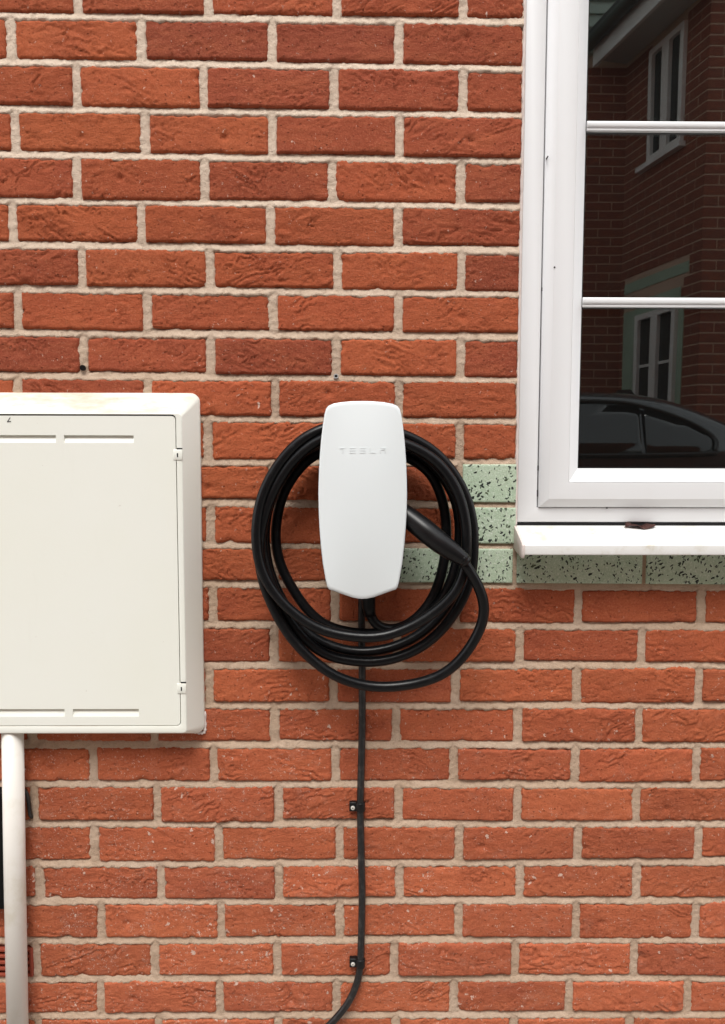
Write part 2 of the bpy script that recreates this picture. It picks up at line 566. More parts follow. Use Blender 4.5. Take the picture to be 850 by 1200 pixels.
# ------------------------------------------------------------------ ground
gm = mesh_py("ground", [(-60, -60, -0.06), (60, -60, -0.06), (60, 60, -0.06), (-60, 60, -0.06)], [(0, 1, 2, 3)])
tag(link("ground", gm, M_PAVE), kind='structure')

# ------------------------------------------------------------------ brick wall
# bed joints: height at x = 0 and slope; head joints: x positions, course by course from the top
BEDS =  [[1.8573, -0.0053], [1.7807, -0.006], [1.7028, -0.006], [1.6257, -0.006], [1.5485, -0.006], [1.4722, -0.006], [1.3973, -0.006], [1.3218, -0.006], [1.2465, -0.0056], [1.1734, -0.006], [1.0982, 0.0019], [1.0223, -0.006], [0.9469, -0.0038], [0.8754, -0.006], [0.8006, -0.0044], [0.7254, -0.0006], [0.6503, -0.0012], [0.5761, -0.0017], [0.5005, -0.0039], [0.4242, -0.0027], [0.3481, -0.0001], [0.2739, -0.0022], [0.1966, -0.0027], [0.1203, -0.0032], [0.0469, -0.0037]]
JOINTS =  [[-0.476, -0.254, -0.032, 0.184], [-0.592, -0.369, -0.144, 0.075], [-0.482, -0.262, -0.037, 0.186], [-0.59, -0.365, -0.145, 0.076], [-0.485, -0.264, -0.04, 0.185], [-0.599, -0.374, -0.149, 0.075], [-0.481, -0.257, -0.032, 0.187], [-0.595, -0.368, -0.144, 0.076], [-0.482, -0.256, -0.034, 0.187], [-0.6, -0.369, -0.143, 0.078], [-0.489, -0.264, -0.039, 0.188], [-0.374, -0.148, 0.078, 0.19], [-0.486, -0.26, -0.036, 0.188], [-0.371, -0.147, 0.077], [-0.479, -0.258, -0.036, 0.186, 0.409, 0.635], [-0.37, -0.148, 0.078, 0.303, 0.527], [-0.489, -0.267, -0.039, 0.185, 0.41, 0.635], [-0.594, -0.37, -0.148, 0.076, 0.303, 0.527], [-0.704, -0.483, -0.26, -0.036, 0.184, 0.41, 0.636], [-0.594, -0.367, -0.141, 0.081, 0.304, 0.527], [-0.71, -0.485, -0.254, -0.028, 0.196, 0.419, 0.645], [-0.59, -0.363, -0.142, 0.085, 0.311, 0.532], [-0.699, -0.476, -0.251, -0.028, 0.197, 0.419, 0.646], [-0.6, -0.376, -0.146, 0.076, 0.304, 0.531], [-0.702, -0.48, -0.255, -0.033, 0.189, 0.41, 0.636], [-0.6, -0.372, -0.145, 0.079, 0.304, 0.526]]
BED_H, HEAD_H = 0.0060, 0.0074           # half joint thickness
WIN_X0, WIN_X1, WIN_Z0, WIN_Z1 = 0.2925, 1.4855, 0.9815, 2.1705
NC = len(JOINTS)
TOPB = [BEDS[0][0] + 0.0765, -0.005]
BOTB = [BEDS[24][0] - 0.0755, -0.003]
BB = [TOPB] + BEDS + [BOTB]              # BB[c] above course c, BB[c+1] below it


def bz(b, x):
    return b[0] + b[1] * x


wall = empty("brick_wall", (0, 0, 0))
tag(wall, "red brick wall with pale mortar carrying the charger, meter box and window", "wall", kind='thing')

# stone blocks of the window surround, as (course, x0, x1)
STONES = [(11, 0.190, 0.2945), (12, 0.188, 0.2945), (13, 0.077, 0.2905), (13, 0.2905, 0.527), (13, 0.527, 0.757), (13, 0.757, 0.987), (13, 0.987, 1.217), (13, 1.217, 1.49)]

cells = []                                # (course, x0, x1, kind)  x0/x1 at joint centres
for c in range(NC):
    js = list(JOINTS[c])
    beside_win = c <= 13
    while js[0] > -4.0:
        js.insert(0, round(js[0] - 0.2245, 4))
    if not beside_win:
        while js[-1] < 4.0:
            js.append(round(js[-1] + 0.2245, 4))
    elif c <= 10:
        js.append(0.2972)
    for a, b in zip(js[:-1], js[1:]):
        cells.append((c, a, b, 'brick'))
    if beside_win:                                        # the same course beyond the window
        x = 1.4800 + (0.1125 if c % 2 else 0)
        if c % 2:
            cells.append((c, 1.4800, x, 'brick'))
        while x < 4.0:
            cells.append((c, x, x + .2245, 'brick'))
            x += .2245
for c, a, b in STONES:
    cells.append((c, a, b, 'stone'))

TONE = {}                                 # burnt (negative) and bright (positive) bricks seen in the wall: course -> [(x, tone)]
for c, lst in {0: [(-.4, -.2), (-.1, -.2), (.1, -.3), (.24, -.6)], 1: [(-.48, .5), (-.25, -.8), (-.03, -.9), (.18, -.7), (-.6, -.6)], 2: [(-.55, 0), (-.37, .35), (-.15, -.8), (.07, -.8), (.24, -.3)],
               3: [(-.48, .6), (-.25, .6), (-.03, -.7), (.18, -.6)], 4: [(-.55, -.2), (-.37, -.2), (-.15, -.4), (.07, -.1), (.24, -.6)], 5: [(-.48, .2), (-.25, .1), (-.03, .3), (.18, -.5)],
               6: [(-.55, -.3), (-.37, .3), (-.15, .2), (.07, .2), (.24, -.5)], 7: [(-.48, -.2), (-.25, -.2), (-.03, -.1), (.18, .1)], 8: [(-.55, -.9), (-.37, -.8), (-.15, -.8), (.07, .5), (.24, -.5)],
               9: [(-.48, -.7), (-.25, -.1), (-.03, .0), (.18, .3)], 10: [(-.15, .2), (.1, .1), (.24, .3)], 23: [(.6, -.5)], 20: [(-.1, .4)]}.items():
    for x, t in lst:
        TONE[(c, x)] = t


def tone_of(c, xm):
    best, t = 9, None
    for (cc, x), v in TONE.items():
        if cc == c and abs(x - xm) < min(best, 0.1):
            best, t = abs(x - xm), v
    if t is None:
        t = rng.gauss(0.12 + 0.2 * max(0, (c - 12) / 13), 0.36)
    return t


DARK, MID, BRIGHT = np.array((0.29, 0.067, 0.039)), np.array((0.455, 0.107, 0.044)), np.array((0.575, 0.157, 0.060))
PALE = np.array((0.61, 0.182, 0.092))


def brick_color(c, xm):
    t = max(-1, min(1, 0.72 * tone_of(c, xm) + rng.gauss(0, 0.08)))
    col = MID + (MID - DARK) * t if t < 0 else MID + (BRIGHT - MID) * t
    k = max(0, min(1, (c - 13) / 12)) * 0.55         # lower courses are a paler, salmon firing
    col = col * (1 - k) + PALE * k
    col = col * (1 + rng.gauss(0, 0.05))
    return (*col, 1)


def spaced(lo, hi, step, edge):
    """sample positions, closer together next to both ends"""
    n = max(2, int(round((hi - lo - 2 * sum(edge)) / step)))
    e, acc = [lo], lo
    for d in edge:
        acc += d
        e.append(acc)
    mid = list(np.linspace(acc, hi - sum(edge), n + 1))[1:-1]
    r, acc = [hi], hi
    for d in edge:
        acc -= d
        r.append(acc)
    return np.array(e + mid + r[::-1])


def brick_mesh(c, x0, x1, seed, kind):
    """one hand-made brick: ragged arrises, folded face; origin at its centre"""
    stone = kind == 'stone'
    hx = 0.004 if stone else HEAD_H
    hz = 0.0048 if stone else BED_H
    a, b = x0 + hx, x1 - hx
    u = spaced(a, b, 0.0025, (0.0010, 0.0014, 0.002))
    w = spaced(0.0, 1.0, 0.040, (0.016, 0.024, 0.032))
    U, W = np.meshgrid(u, w)
    ztop = BB[c][0] + BB[c][1] * U - hz
    zbot = BB[c + 1][0] + BB[c + 1][1] * U + hz
    rs = np.random.RandomState(seed)
    rag = 0.0003 if stone else 1.0
    e_t = rag * (0.0018 * fbm(U * 42, U * 0, seed, 3) + 0.0019 * pnoise(U * 120, U * 0, seed + 3) + 0.0011 * pnoise(U * 330, U * 0, seed + 5) + rs.normal(0, .0014))
    e_b = rag * (0.0010 * fbm(U * 34, U * 0, seed + 7, 3) + 0.0008 * pnoise(U * 130, U * 0, seed + 9) + 0.0007 * pnoise(U * 300, U * 0, seed + 6) + rs.normal(0, .0013))
    Zr = zbot + (ztop - zbot) * W
    e_l = rag * (0.0012 * fbm(Zr * 90, Zr * 0, seed + 11, 3) + rs.normal(0, .0007))
    e_r = rag * (0.0012 * fbm(Zr * 90, Zr * 0, seed + 13, 3) + rs.normal(0, .0007))
    s = (U - a) / (b - a)
    k = lambda t: np.clip(1 - t / 0.25, 0, 1)
    X = U + e_l * k(s) + e_r * k(1 - s)
    Z = Zr + e_t * k((1 - W)) + e_b * k(W)
    # face relief, metres towards the viewer positive
    h = np.zeros_like(X)
    if not stone:                                   # knocked-off bits along the arrises, and a slight twist in its bed
        tw = rs.normal(0, .0035)
        Z = Z + tw * (X - (a + b) / 2)
        for _ in range(rs.randint(2, 7)):
            if rs.rand() < .7:
                qx, qz = rs.uniform(a, b), (ztop.mean() if rs.rand() < .65 else zbot.mean())
            else:
                qx, qz = (a if rs.rand() < .5 else b), rs.uniform(zbot.mean(), ztop.mean())
            sz = rs.uniform(.0025, .0065)
            g = np.exp(-(((X - qx) / (sz * 1.5)) ** 2 + ((Z - qz) / sz) ** 2))
            h = h - rs.uniform(.002, .005) * g
    if not stone:
        # drapery folds of the thrown clay: overlapping lips, sharp below and soft above
        lean = rs.uniform(-26, 26)
        f1 = pnoise(X * 17 + 0.5 * pnoise(X * 40, Z * 40, seed + 21), Z * 40 + X * lean, seed + 25) * 2.3
        ph = f1 - np.floor(f1)
        lip = np.where(ph < 0.86, ph / 0.86, (1 - ph) / 0.14)
        zone = np.clip(pnoise(X * 13, Z * 22, seed + 31) * 2.0 + rs.uniform(-.7, .65), 0, 1)
        h += 0.0030 * zone * (lip - 0.5)
        f2 = np.abs(pnoise(X * 46, Z * 105 + X * lean * 1.4, seed + 35))
        zone2 = np.clip(pnoise(X * 18, Z * 30, seed + 37) * 2.0 + rs.uniform(-.3, .4), 0, 1)
        h -= 0.0018 * zone2 * np.exp(-(f2 / 0.12) ** 2)
        h += 0.0007 * fbm(X * 50, Z * 80, seed + 41, 4) + 0.0009 * pnoise(X * 9, Z * 9, seed + 43)
        h += rs.normal(0, .0008) + rs.normal(0, .006) * (X - (a + b) / 2) + rs.normal(0, .016) * (W - .5) * .06
        # now and then a press mark
        if rs.rand() < .22:
            px, pz = rs.uniform(a + .03, b - .03), float(np.mean(Z)) + rs.uniform(-.012, .012)
            h -= 0.004 * np.exp(-(((X - px) / .007) ** 2 + ((Z - pz) / .006) ** 2))
    else:
        h += 0.0015 + 0.0001 * pnoise(X * 50, Z * 50, seed)
    dx = np.minimum(U - a, b - U)
    dzt, dzb = (1 - W) * (ztop - zbot), W * (ztop - zbot)
    rr = 0.0008 if stone else 0.0016
    h -= (0.0012 if stone else 0.0044) * (np.exp(-(dx / rr) ** 1.3) + np.exp(-(dzt / rr) ** 1.3) + 0.8 * np.exp(-(dzb / rr) ** 1.3))
    Y = -h
    nu, nw = len(u), len(w)
    xc, zc = (a + b) / 2, float(np.mean(Zr))
    front = np.stack([X - xc, Y, Z - zc], -1).reshape(-1, 3)
    idx = np.arange(nu * nw).reshape(nw, nu)
    q = np.stack([idx[:-1, :-1], idx[:-1, 1:], idx[1:, 1:], idx[1:, :-1]], -1).reshape(-1, 4)
    loop = np.concatenate([idx[0, :], idx[1:, -1], idx[-1, -2::-1], idx[-2:0:-1, 0]])
    back = front[loop].copy()
    back[:, 1] = 0.035
    n0 = len(front)
    m = len(loop)
    bi = np.arange(m)
    skirt = np.stack([loop, n0 + bi, n0 + (bi + 1) % m, loop[(bi + 1) % m]], -1)
    me = mesh_np("brick" if not stone else "stone_block", np.vstack([front, back]), np.vstack([q, skirt]), smooth=True)
    return me, (xc, 0, zc)


far_cells = []
seed = 100
for (c, a, b, kind) in cells:
    seed += 61
    zmid = bz(BB[c], (a + b) / 2) - 0.0375
    hidden = b < -0.30 and a > -0.80 and 0.66 < zmid < 1.165            # wholly behind the meter box
    airb = c == 23 and b < -0.59 and b > -0.62
    outside = b < -0.70 or a > 0.72
    if airb:
        continue
    if kind == 'stone' and outside:
        outside = False
    if outside or (hidden and b < -0.31):
        if not hidden:
            far_cells.append((c, a, b))
        continue
    me, loc = brick_mesh(c, a, b, seed % 4093, kind)
    if kind == 'brick':
        o = link("brick", me, M_BRICK, wall, loc)
        o.color = brick_color(c, (a + b) / 2)
    else:
        o = link("stone_block", me, M_STONE, wall, loc)
        o["label"] = "pale green stone block with dark chips"

# courses outside the picture: joined plain bricks
mb = MB()


def plain_brick(x0, x1, z0, z1):
    e = 0.003
    y = rng.uniform(-.001, .001)
    vs = [(x0, .012, z0), (x1, .012, z0), (x1, .012, z1), (x0, .012, z1), (x0 + e, y, z0 + e), (x1 - e, y, z0 + e), (x1 - e, y, z1 - e), (x0 + e, y, z1 - e)]
    mb.add(vs, [(0, 1, 5, 4), (1, 2, 6, 5), (2, 3, 7, 6), (3, 0, 4, 7), (4, 5, 6, 7)])


for c, a, b in far_cells:
    x = (a + b) / 2
    plain_brick(a + HEAD_H, b - HEAD_H, bz(BB[c + 1], x) + BED_H, bz(BB[c], x) - BED_H)
for r in range(0, 42):                                    # the courses above, on a regular bond
    zt = TOPB[0] + 0.004 + r * 0.0755
    z0, z1 = zt + BED_H, zt + 0.0755 - BED_H
    for k in range(-18, 19):
        x0 = k * 0.225 + (0.1125 if r % 2 else 0) - 0.03
        x1 = x0 + 0.225
        if z0 < 2.330 and z1 > 2.150 and x1 > .16 and x0 < 1.62:
            if x0 < .08 or x1 > 1.70:
                plain_brick(*((x0 + HEAD_H, .155) if x0 < .08 else (1.625, x1 - HEAD_H)), z0, z1)
            continue
        if z1 > WIN_Z0 and z0 < WIN_Z1 and x1 > WIN_X0 - .02 and x0 < WIN_X1 + .02:
            if r >= 0 and x0 < WIN_X0 - .05:
                x1 = WIN_X0 - .01
            else:
                continue
        if z0 > 4.9:
            continue
        plain_brick(x0 + HEAD_H, x1 - HEAD_H, z0, z1)
lm = MB(); lm.box(.162, 1.618, -.0015, .03, 2.176, 2.322)
lin = lm.build("stone_lintel", M_STONE, wall)
lin["label"] = "pale green chip stone lintel over the window"
bevel(lin, .0015)
far = mb.build("brickwork", M_BRICK, wall)
far.color = (0.43, 0.102, 0.047, 1)
far["kind"] = "stuff"

# mortar: struck joints, deepest under each brick, smeared over the brick below
gx = np.concatenate([np.linspace(-4.2, -0.74, 18)[:-1], np.arange(-0.74, 0.74, 0.0027), np.linspace(0.74, 4.2, 18)])
gz = np.concatenate([[-0.10, -0.06], np.arange(-0.035, 1.96, 0.0027), np.linspace(1.97, 5.0, 14)])
gx = np.sort(np.concatenate([gx, [1.4855]]))
gz = np.sort(np.concatenate([gz, [2.1705]]))
GX, GZ = np.meshgrid(gx, gz)
zbeds = np.array([[b[0], b[1]] for b in BB])
ZB = zbeds[:, 0][:, None, None] + zbeds[:, 1][:, None, None] * GX[None]
dz_all = GZ[None] - ZB
near = np.argmin(np.abs(dz_all), 0)
sdz = np.take_along_axis(dz_all, near[None], 0)[0]
course = np.clip((ZB > GZ[None]).sum(0) - 1, 0, NC - 1)
dxm = np.full_like(GX, 9.0)
for c in range(NC):
    m = course == c
    xs = sorted({round(v, 4) for cc, a, b, kd in cells if cc == c for v in (a, b)})
    xs = np.array(xs)
    dxm[m] = np.min(np.abs(GX[m][:, None] - xs[None]), 1)
bed_d = np.abs(sdz) - BED_H
head_d = dxm - HEAD_H
d = np.minimum(bed_d, head_d)
smear = 0.0030 * fbm(GX * 60, GZ * 90, 5, 4) + 0.0014 * pnoise(GX * 260, GZ * 260, 6) + 0.0010
y_bed = 0.0006 + 0.0044 * np.clip(sdz / BED_H * 0.5 + 0.5, 0, 1)
y_head = 0.0034 + 0 * GX
ym = np.where(bed_d < head_d, y_bed, y_head)
ym = ym + 0.0010 * fbm(GX * 26, GZ * 40, 9, 3) + 0.0007 * pnoise(GX * 120, GZ * 120, 12) + 0.0007 * pnoise(GX * 230, GZ * 230, 13)
over = np.clip(d - np.maximum(smear, -0.001), 0, None)
ym = ym + np.minimum(over * 1.3, 0.012)
ym = np.where(np.abs(GX) > 0.75, 0.008, ym)
ym = np.where(GZ > 1.965, 0.008, ym)
nz_, nx_ = GX.shape
idx = np.arange(nx_ * nz_).reshape(nz_, nx_)
q = np.stack([idx[:-1, :-1], idx[:-1, 1:], idx[1:, 1:], idx[1:, :-1]], -1).reshape(-1, 4)
cxm = (GX[:-1, :-1] + GX[1:, 1:]).ravel() / 2
czm = (GZ[:-1, :-1] + GZ[1:, 1:]).ravel() / 2
keep = ~((cxm > WIN_X0) & (cxm < WIN_X1) & (czm > WIN_Z0) & (czm < WIN_Z1))
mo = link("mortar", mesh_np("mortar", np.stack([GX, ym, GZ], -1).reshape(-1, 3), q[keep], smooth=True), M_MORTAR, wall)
mo["kind"] = "stuff"

# terracotta air brick low on the left
ab = MB()
ax0, ax1, az0, az1 = -0.815, -0.6055, 0.1285, 0.1835
ab.box(ax0, ax1, 0.012, 0.03, az0, az1)
ab.box(ax0, ax0 + .006, -.002, .0119, az0, az1); ab.box(ax1 - .006, ax1, -.002, .0119, az0, az1)
for k in range(5):
    z = az0 + k * (az1 - az0 - .006) / 4
    ab.box(ax0 + .0061, ax1 - .0061, -.0015, .0118, z, z + .006)
abo = ab.build("air_brick", M_TERRA, wall)
abo["label"] = "terracotta air brick with horizontal slots"
bevel(abo, .0012)

# two plugged drill holes in the joints
for (x, z, nm, lab) in ((-0.4828, 1.2632, "wall_plug", "small black plug in a mortar joint above the white meter box"), (-0.0341, 1.2495, "wall_plug", "small grey ring plug in the mortar joint just above the charger")):
    mb = MB()
    black = x < -.2
    mb.tube([(x, .006, z), (x, -.0012, z)], .0052 if black else .0040, 10)
    w = mb.build(nm, M_BLACK if black else M_CONDUIT)
    tag(w, lab, "wall plug", "plugged drill holes")
    if not black:
        r = MB()
        ring = [(x + 0.0034 * math.cos(t), -.0018, z + .0034 * math.sin(t)) for t in np.linspace(0, 2 * math.pi, 15)]
        r.tube(ring, .0010, 6)
        r.build("plug_rim", M_RIM, w)

# ------------------------------------------------------------------ white window
win = empty("white_window", (WIN_X0, 0, WIN_Z0))
tag(win, "white framed window with two horizontal bars reflecting the house opposite", "window")
X1, Z1 = 1.485, 2.170
fx0, fz0 = 0.2930, 0.9895


def frame_part(name, rects, mat, bw=0.0012, parent=win):
    vs, fs = ring_loft(rects)
    m = MB(); m.add(vs, fs)
    o = m.build(name, mat, parent)
    return bevel(o, bw, 2, 25)


def R_(i, y, x0=fx0, z0=fz0):
    return (x0 + i, X1 - i, z0 + i, Z1 - i, y)


frame_part("outer_frame", [(fx0, X1, fz0, Z1, .055), (fx0, X1, fz0, Z1, .004), (fx0 + .0015, X1 - .0015, fz0 + .0015, Z1 - .0015, .0005),
                           (.3278, X1 - .035, 1.0150, Z1 - .035, .0005), (.3288, X1 - .036, 1.0160, Z1 - .036, .002), (.3288, X1 - .036, 1.0160, Z1 - .036, .030), (.352, X1 - .06, 1.04, Z1 - .06, .030)], M_UPVC, .0006)
sx0, sx1, sz0, sz1 = .3306, X1 - .0378, 1.0172, Z1 - .0378
frame_part("sash", [(sx0, sx1, sz0, sz1, .028), (sx0, sx1, sz0, sz1, -.0015), (sx0 + .0012, sx1 - .0012, sz0 + .001, sz1 - .001, -.0035),
                    (.3465, sx1 - .016, 1.0325, sz1 - .0155, -.0135), (.3800, sx1 - .0495, 1.0616, sz1 - .0446, -.0145), (.3805, sx1 - .050, 1.0620, sz1 - .045, -.0142), (.3805, sx1 - .050, 1.062, sz1 - .045, .028)], M_UPVC, .0010)
gx0, gx1, gz0, gz1 = .4040, sx1 - .0722, 1.0880, sz1 - .0708
frame_part("glazing_bead", [(.3790, sx1 - .0505, 1.0625, sz1 - .0455, .004), (.3808, sx1 - .0503, 1.0623, sz1 - .0453, -.0138), (.3820, sx1 - .0515, 1.0635, sz1 - .0465, -.0138),
                            (gx0 - .0012, gx1 + .0012, gz0 - .0012, gz1 + .0012, .0070), (gx0 - .0012, gx1 + .0012, gz0 - .0012, gz1 + .0012, .0115)], M_UPVC, .0006)
frame_part("gasket", [(gx0 - .003, gx1 + .003, gz0 - .003, gz1 + .003, .0085), (gx0 + .0009, gx1 - .0009, gz0 + .0009, gz1 - .0009, .0092), (gx0 + .0009, gx1 - .0009, gz0 + .0009, gz1 - .0009, .0118)], M_GASKET_GAP, .0002)
m = MB(); m.box(gx0 - .01, gx1 + .01, .012, .016, gz0 - .01, gz1 + .01)
pane = m.build("pane", M_GLASS, win)
for zc in (1.6845, 1.3820):
    m = MB()
    a, b = gx0 + .0002, gx1 - .0002
    prof = [(.0119, -.0085), (.0040, -.0085), (.0040, -.0048), (.0058, -.0044), (.0022, -.0024), (.0014, .0), (.0022, .0055), (.0058, .0084), (.0119, .0085)]
    vs = [(x, y, zc + z) for x in (a, b) for (y, z) in prof]
    n = len(prof)
    m.add(vs, [(i, i + 1, n + i + 1, n + i) for i in range(n - 1)] + [tuple(range(n))[::-1], tuple(range(n, 2 * n))])
    g = m.build("glazing_bar", M_UPVC, win)
    bevel(g, .0004)
# sealant between frame and brick
n = 260
zs = np.linspace(0.985, Z1, n)
wv = .0026 + .0012 * fbm(zs * 40, zs * 0, 3, 3)
vs, fs = [], []
for i, z in enumerate(zs):
    e = 0.2930 - .0016 - wv[i]
    vs += [(e, .005, z), (e + .0012, -.0006 + .0006 * math.sin(z * 90), z), (.2933, .0002, z), (.2933, .006, z)]
for i in range(n - 1):
    for k in range(3):
        fs.append((i * 4 + k, i * 4 + k + 1, i * 4 + k + 5, i * 4 + k + 4))
m = MB(); m.add(vs, fs)
m.build("sealant_bead", M_SEAL, win, smooth=True)
# sill
m = MB()
prof = [(.052, .9838), (.000, .9832), (-.060, .9612), (-.0665, .9588), (-.0690, .9556), (-.0692, .9402), (-.0680, .9388), (-.0655, .9388), (-.0650, .9440), (.0, .9480), (.052, .9480)]
sxa, sxb = .2925, 1.52
vs = [(x, y, z) for x in (sxa, sxb) for (y, z) in prof]
n = len(prof)
m.add(vs, [(i, (i + 1) % n, n + (i + 1) % n, n + i) for i in range(n)] + [tuple(range(n))[::-1], tuple(range(n, 2 * n))])
sill = m.build("sill", M_SILL, win)
bevel(sill, .0012, 2, 30)
m = MB()
prof = [(.004, .9850), (-.058, .9630), (-.066, .9600), (-.0712, .9560), (-.0715, .9395), (-.0690, .9330), (-.050, .9345), (.004, .9420)]
vs = [(x, y, z) for x in (.2875, .2924) for (y, z) in prof]
n = len(prof)
m.add(vs, [(i, (i + 1) % n, n + (i + 1) % n, n + i) for i in range(n)] + [tuple(range(n))[::-1], tuple(range(n, 2 * n))])
bevel(m.build("sill_end_cap", M_SEAL, win), .0012, 2, 30)
m = MB(); m.box(.2950, 1.48, .0035, .04, .9830, .9897)
m.build("dark_gap_filler", M_GASKET_GAP, win)  # black filler painting in the shade of the frame-to-sill gap
for (x, z, w, h) in ((.3283, 1.083, .0016, .009), (.3283, 1.036, .0012, .012), (.3296, 1.40, .0010, .006)):
    m = MB(); m.box(x, x + w, -.0002, .001, z, z + h)
    m.build("grime_spot", M_GASKET_GAP, win)
for (x, z, s) in ((.3478, 1.4378, .0016), (.3322, 1.625, .0012), (.4545, 1.0156, .0012)):
    m = MB(); m.tube([(x, .0, z), (x, -.0142 if x < .4 else -.0042, z)], s, 8)
    m.build("grime_spot", M_INK, win)

# dark room behind the glass
m = MB()
vs = [(-.9, .10, .2), (2.6, .10, .2), (2.6, 3.6, .2), (-.9, 3.6, .2), (-.9, .10, 2.6), (2.6, .10, 2.6), (2.6, 3.6, 2.6), (-.9, 3.6, 2.6)]
m.add(vs, [(0, 1, 2, 3), (4, 5, 6, 7), (1, 2, 6, 5), (2, 3, 7, 6), (3, 0, 4, 7)])
m.add([(-.9, .10, .2), (.30, .10, .2), (.30, .10, 2.6), (-.9, .10, 2.6)], [(0, 1, 2, 3)])
m.add([(1.48, .10, .2), (2.6, .10, .2), (2.6, .10, 2.6), (1.48, .10, 2.6)], [(0, 1, 2, 3)])
m.add([(.30, .10, .2), (1.48, .10, .2), (1.48, .10, 1.0), (.30, .10, 1.0)], [(0, 1, 2, 3)])
m.add([(.30, .10, 2.15), (1.48, .10, 2.15), (1.48, .10, 2.6), (.30, .10, 2.6)], [(0, 1, 2, 3)])
m.add([(.30, .05, 1.0), (1.48, .05, 1.0), (1.48, .10, 1.0), (.30, .10, 1.0)], [(0, 1, 2, 3)])
m.add([(.30, .05, 2.15), (1.48, .05, 2.15), (1.48, .10, 2.15), (.30, .10, 2.15)], [(0, 1, 2, 3)])
m.add([(.30, .05, 1.0), (.30, .10, 1.0), (.30, .10, 2.15), (.30, .05, 2.15)], [(0, 1, 2, 3)])
m.add([(1.48, .05, 1.0), (1.48, .10, 1.0), (1.48, .10, 2.15), (1.48, .05, 2.15)], [(0, 1, 2, 3)])
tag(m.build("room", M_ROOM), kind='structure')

# dead leaf on the sill
lf = MB()
n = 12
vs, fs = [], []
for i in range(n + 1):
    t = i / n
    half = .0078 * math.sin(math.pi * min(1, t * .94 + .04)) ** .8
    x = .487 + t * .054
    zc = .9838 + .0022 * math.sin(t * 7) + .001 * math.sin(t * 19)
    for k, s in enumerate((-1, -.4, .2, 1)):
        vs.append((x, -.008 + s * half * 1.1, zc + (.0045 * abs(s) ** 1.5 * (1 if s > 0 else .6)) * (0.6 + .5 * math.sin(t * 9 + s)) - .004 * (s < 0) * -s * .6))
for i in range(n):
    for k in range(3):
        fs.append((i * 4 + k, i * 4 + k + 1, i * 4 + k + 5, i * 4 + k + 4))
lf.add(vs, fs)
leaf = lf.build("dry_leaf", M_LEAF, smooth=True)
sol = leaf.modifiers.new("thick", 'SOLIDIFY'); sol.thickness = .0012
tag(leaf, "curled dark brown dead leaf lying on the white window sill", "leaf")
st = MB(); st.tube(spline([(.4935, -.008, .983), (.489, -.010, .9835), (.4845, -.012, .9815)], 4), .0009, 6)
st.build("stalk", M_LEAF, leaf)

# ------------------------------------------------------------------ meter box
def rrect(x0, x1, z0, z1, r, n=6):
    pts = []
    for cx, cz, a0 in ((x1 - r, z0 + r, -90), (x1 - r, z1 - r, 0), (x0 + r, z1 - r, 90), (x0 + r, z0 + r, 180)):
        for k in range(n + 1):
            a = math.radians(a0 + 90 * k / n)
            pts.append((cx + r * math.cos(a), cz + r * math.sin(a)))
    return pts


def loft_loops(loops, cap=False):
    vs, fs = [], []
    n = len(loops[0][0])
    for pts, y in loops:
        vs += [(x, y, z) for x, z in pts]
    for i in range(len(loops) - 1):
        for k in range(n):
            fs.append((i * n + k, i * n + (k + 1) % n, (i + 1) * n + (k + 1) % n, (i + 1) * n + k))
    if cap:
        fs.append(tuple((len(loops) - 1) * n + k for k in range(n)))
    return vs, fs


box = empty("meter_box", (-.53, 0, .6005))
tag(box, "off-white meter cabinet with a hinged door on the brick wall", "meter box")
BX0 = -.800
dx0, dx1, dz0, dz1 = -.765, -.3105, .6300, 1.1768
LP = [(rrect(BX0, -.2760, .6007, 1.2190, .016), .006), (rrect(BX0, -.2760, .6007, 1.2190, .016), -.006), (rrect(BX0 + .002, -.2785, .6025, 1.2168, .015), -.0095),
      (rrect(BX0 + .022, -.2978, .6145, 1.1830, .007), -.0425), (rrect(BX0 + .0245, -.3000, .6165, 1.1802, .006), -.0450),
      (rrect(dx0 - .0024, dx1 + .0014, dz0 - .0014, dz1 + .0026, .0085), -.0450), (rrect(dx0 - .0024, dx1 + .0014, dz0 - .0014, dz1 + .0026, .0085), -.0300)]
vs, fs = loft_loops(LP)
m = MB(); m.add(vs, fs)
fr = m.build("cabinet_frame", M_BOX, box)
bevel(fr, .0012, 2, 30)
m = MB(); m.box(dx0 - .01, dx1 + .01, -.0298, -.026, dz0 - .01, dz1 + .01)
m.build("gap_shadow_lining", M_GASKET_GAP, box)
# lower corner sealant smear
sm = MB()
sm.tube(spline([(-.2950, -.001, .6015), (-.2840, -.001, .5995), (-.2770, -.001, .6010), (-.2755, -.000, .612), (-.2760, .000, .64)], 5), [.0028 + .0009 * math.sin(i * 2.1) for i in range(21)], 8)
sm.build("sealant_smear", M_SEAL, box, smooth=True)

door = empty("door", (dx1, -.045, dz0))
door.parent = box
door.location = Vector((dx1, -.045, dz0)) - Vector(box.location)
slots = [(-.5025, -.3826, 1.1303, 1.1434), (-.6395, -.5165, 1.1303, 1.1434), (-.5005, -.3836, .6457, .6598), (-.6380, -.5150, .6457, .6598)]
bm = bmesh.new()
loops = [rrect(dx0, dx1, dz0, dz1, .007)] + [[(a, c), (b, c), (b, d), (a, d)] for a, b, c, d in slots]
edges, firsts = [], []
for lp in loops:
    vv = [bm.verts.new((x, -.0450, z)) for x, z in lp]
    firsts.append(vv)
    edges += [bm.edges.new((vv[i], vv[(i + 1) % len(vv)])) for i in range(len(vv))]
bmesh.ops.triangle_fill(bm, edges=edges, use_beauty=True, use_dissolve=False)
for vv in firsts[:1]:
    bk = [bm.verts.new((v.co.x, -.0315, v.co.z)) for v in vv]
    for i in range(len(vv)):
        bm.faces.new((vv[i], vv[(i + 1) % len(vv)], bk[(i + 1) % len(vv)], bk[i]))
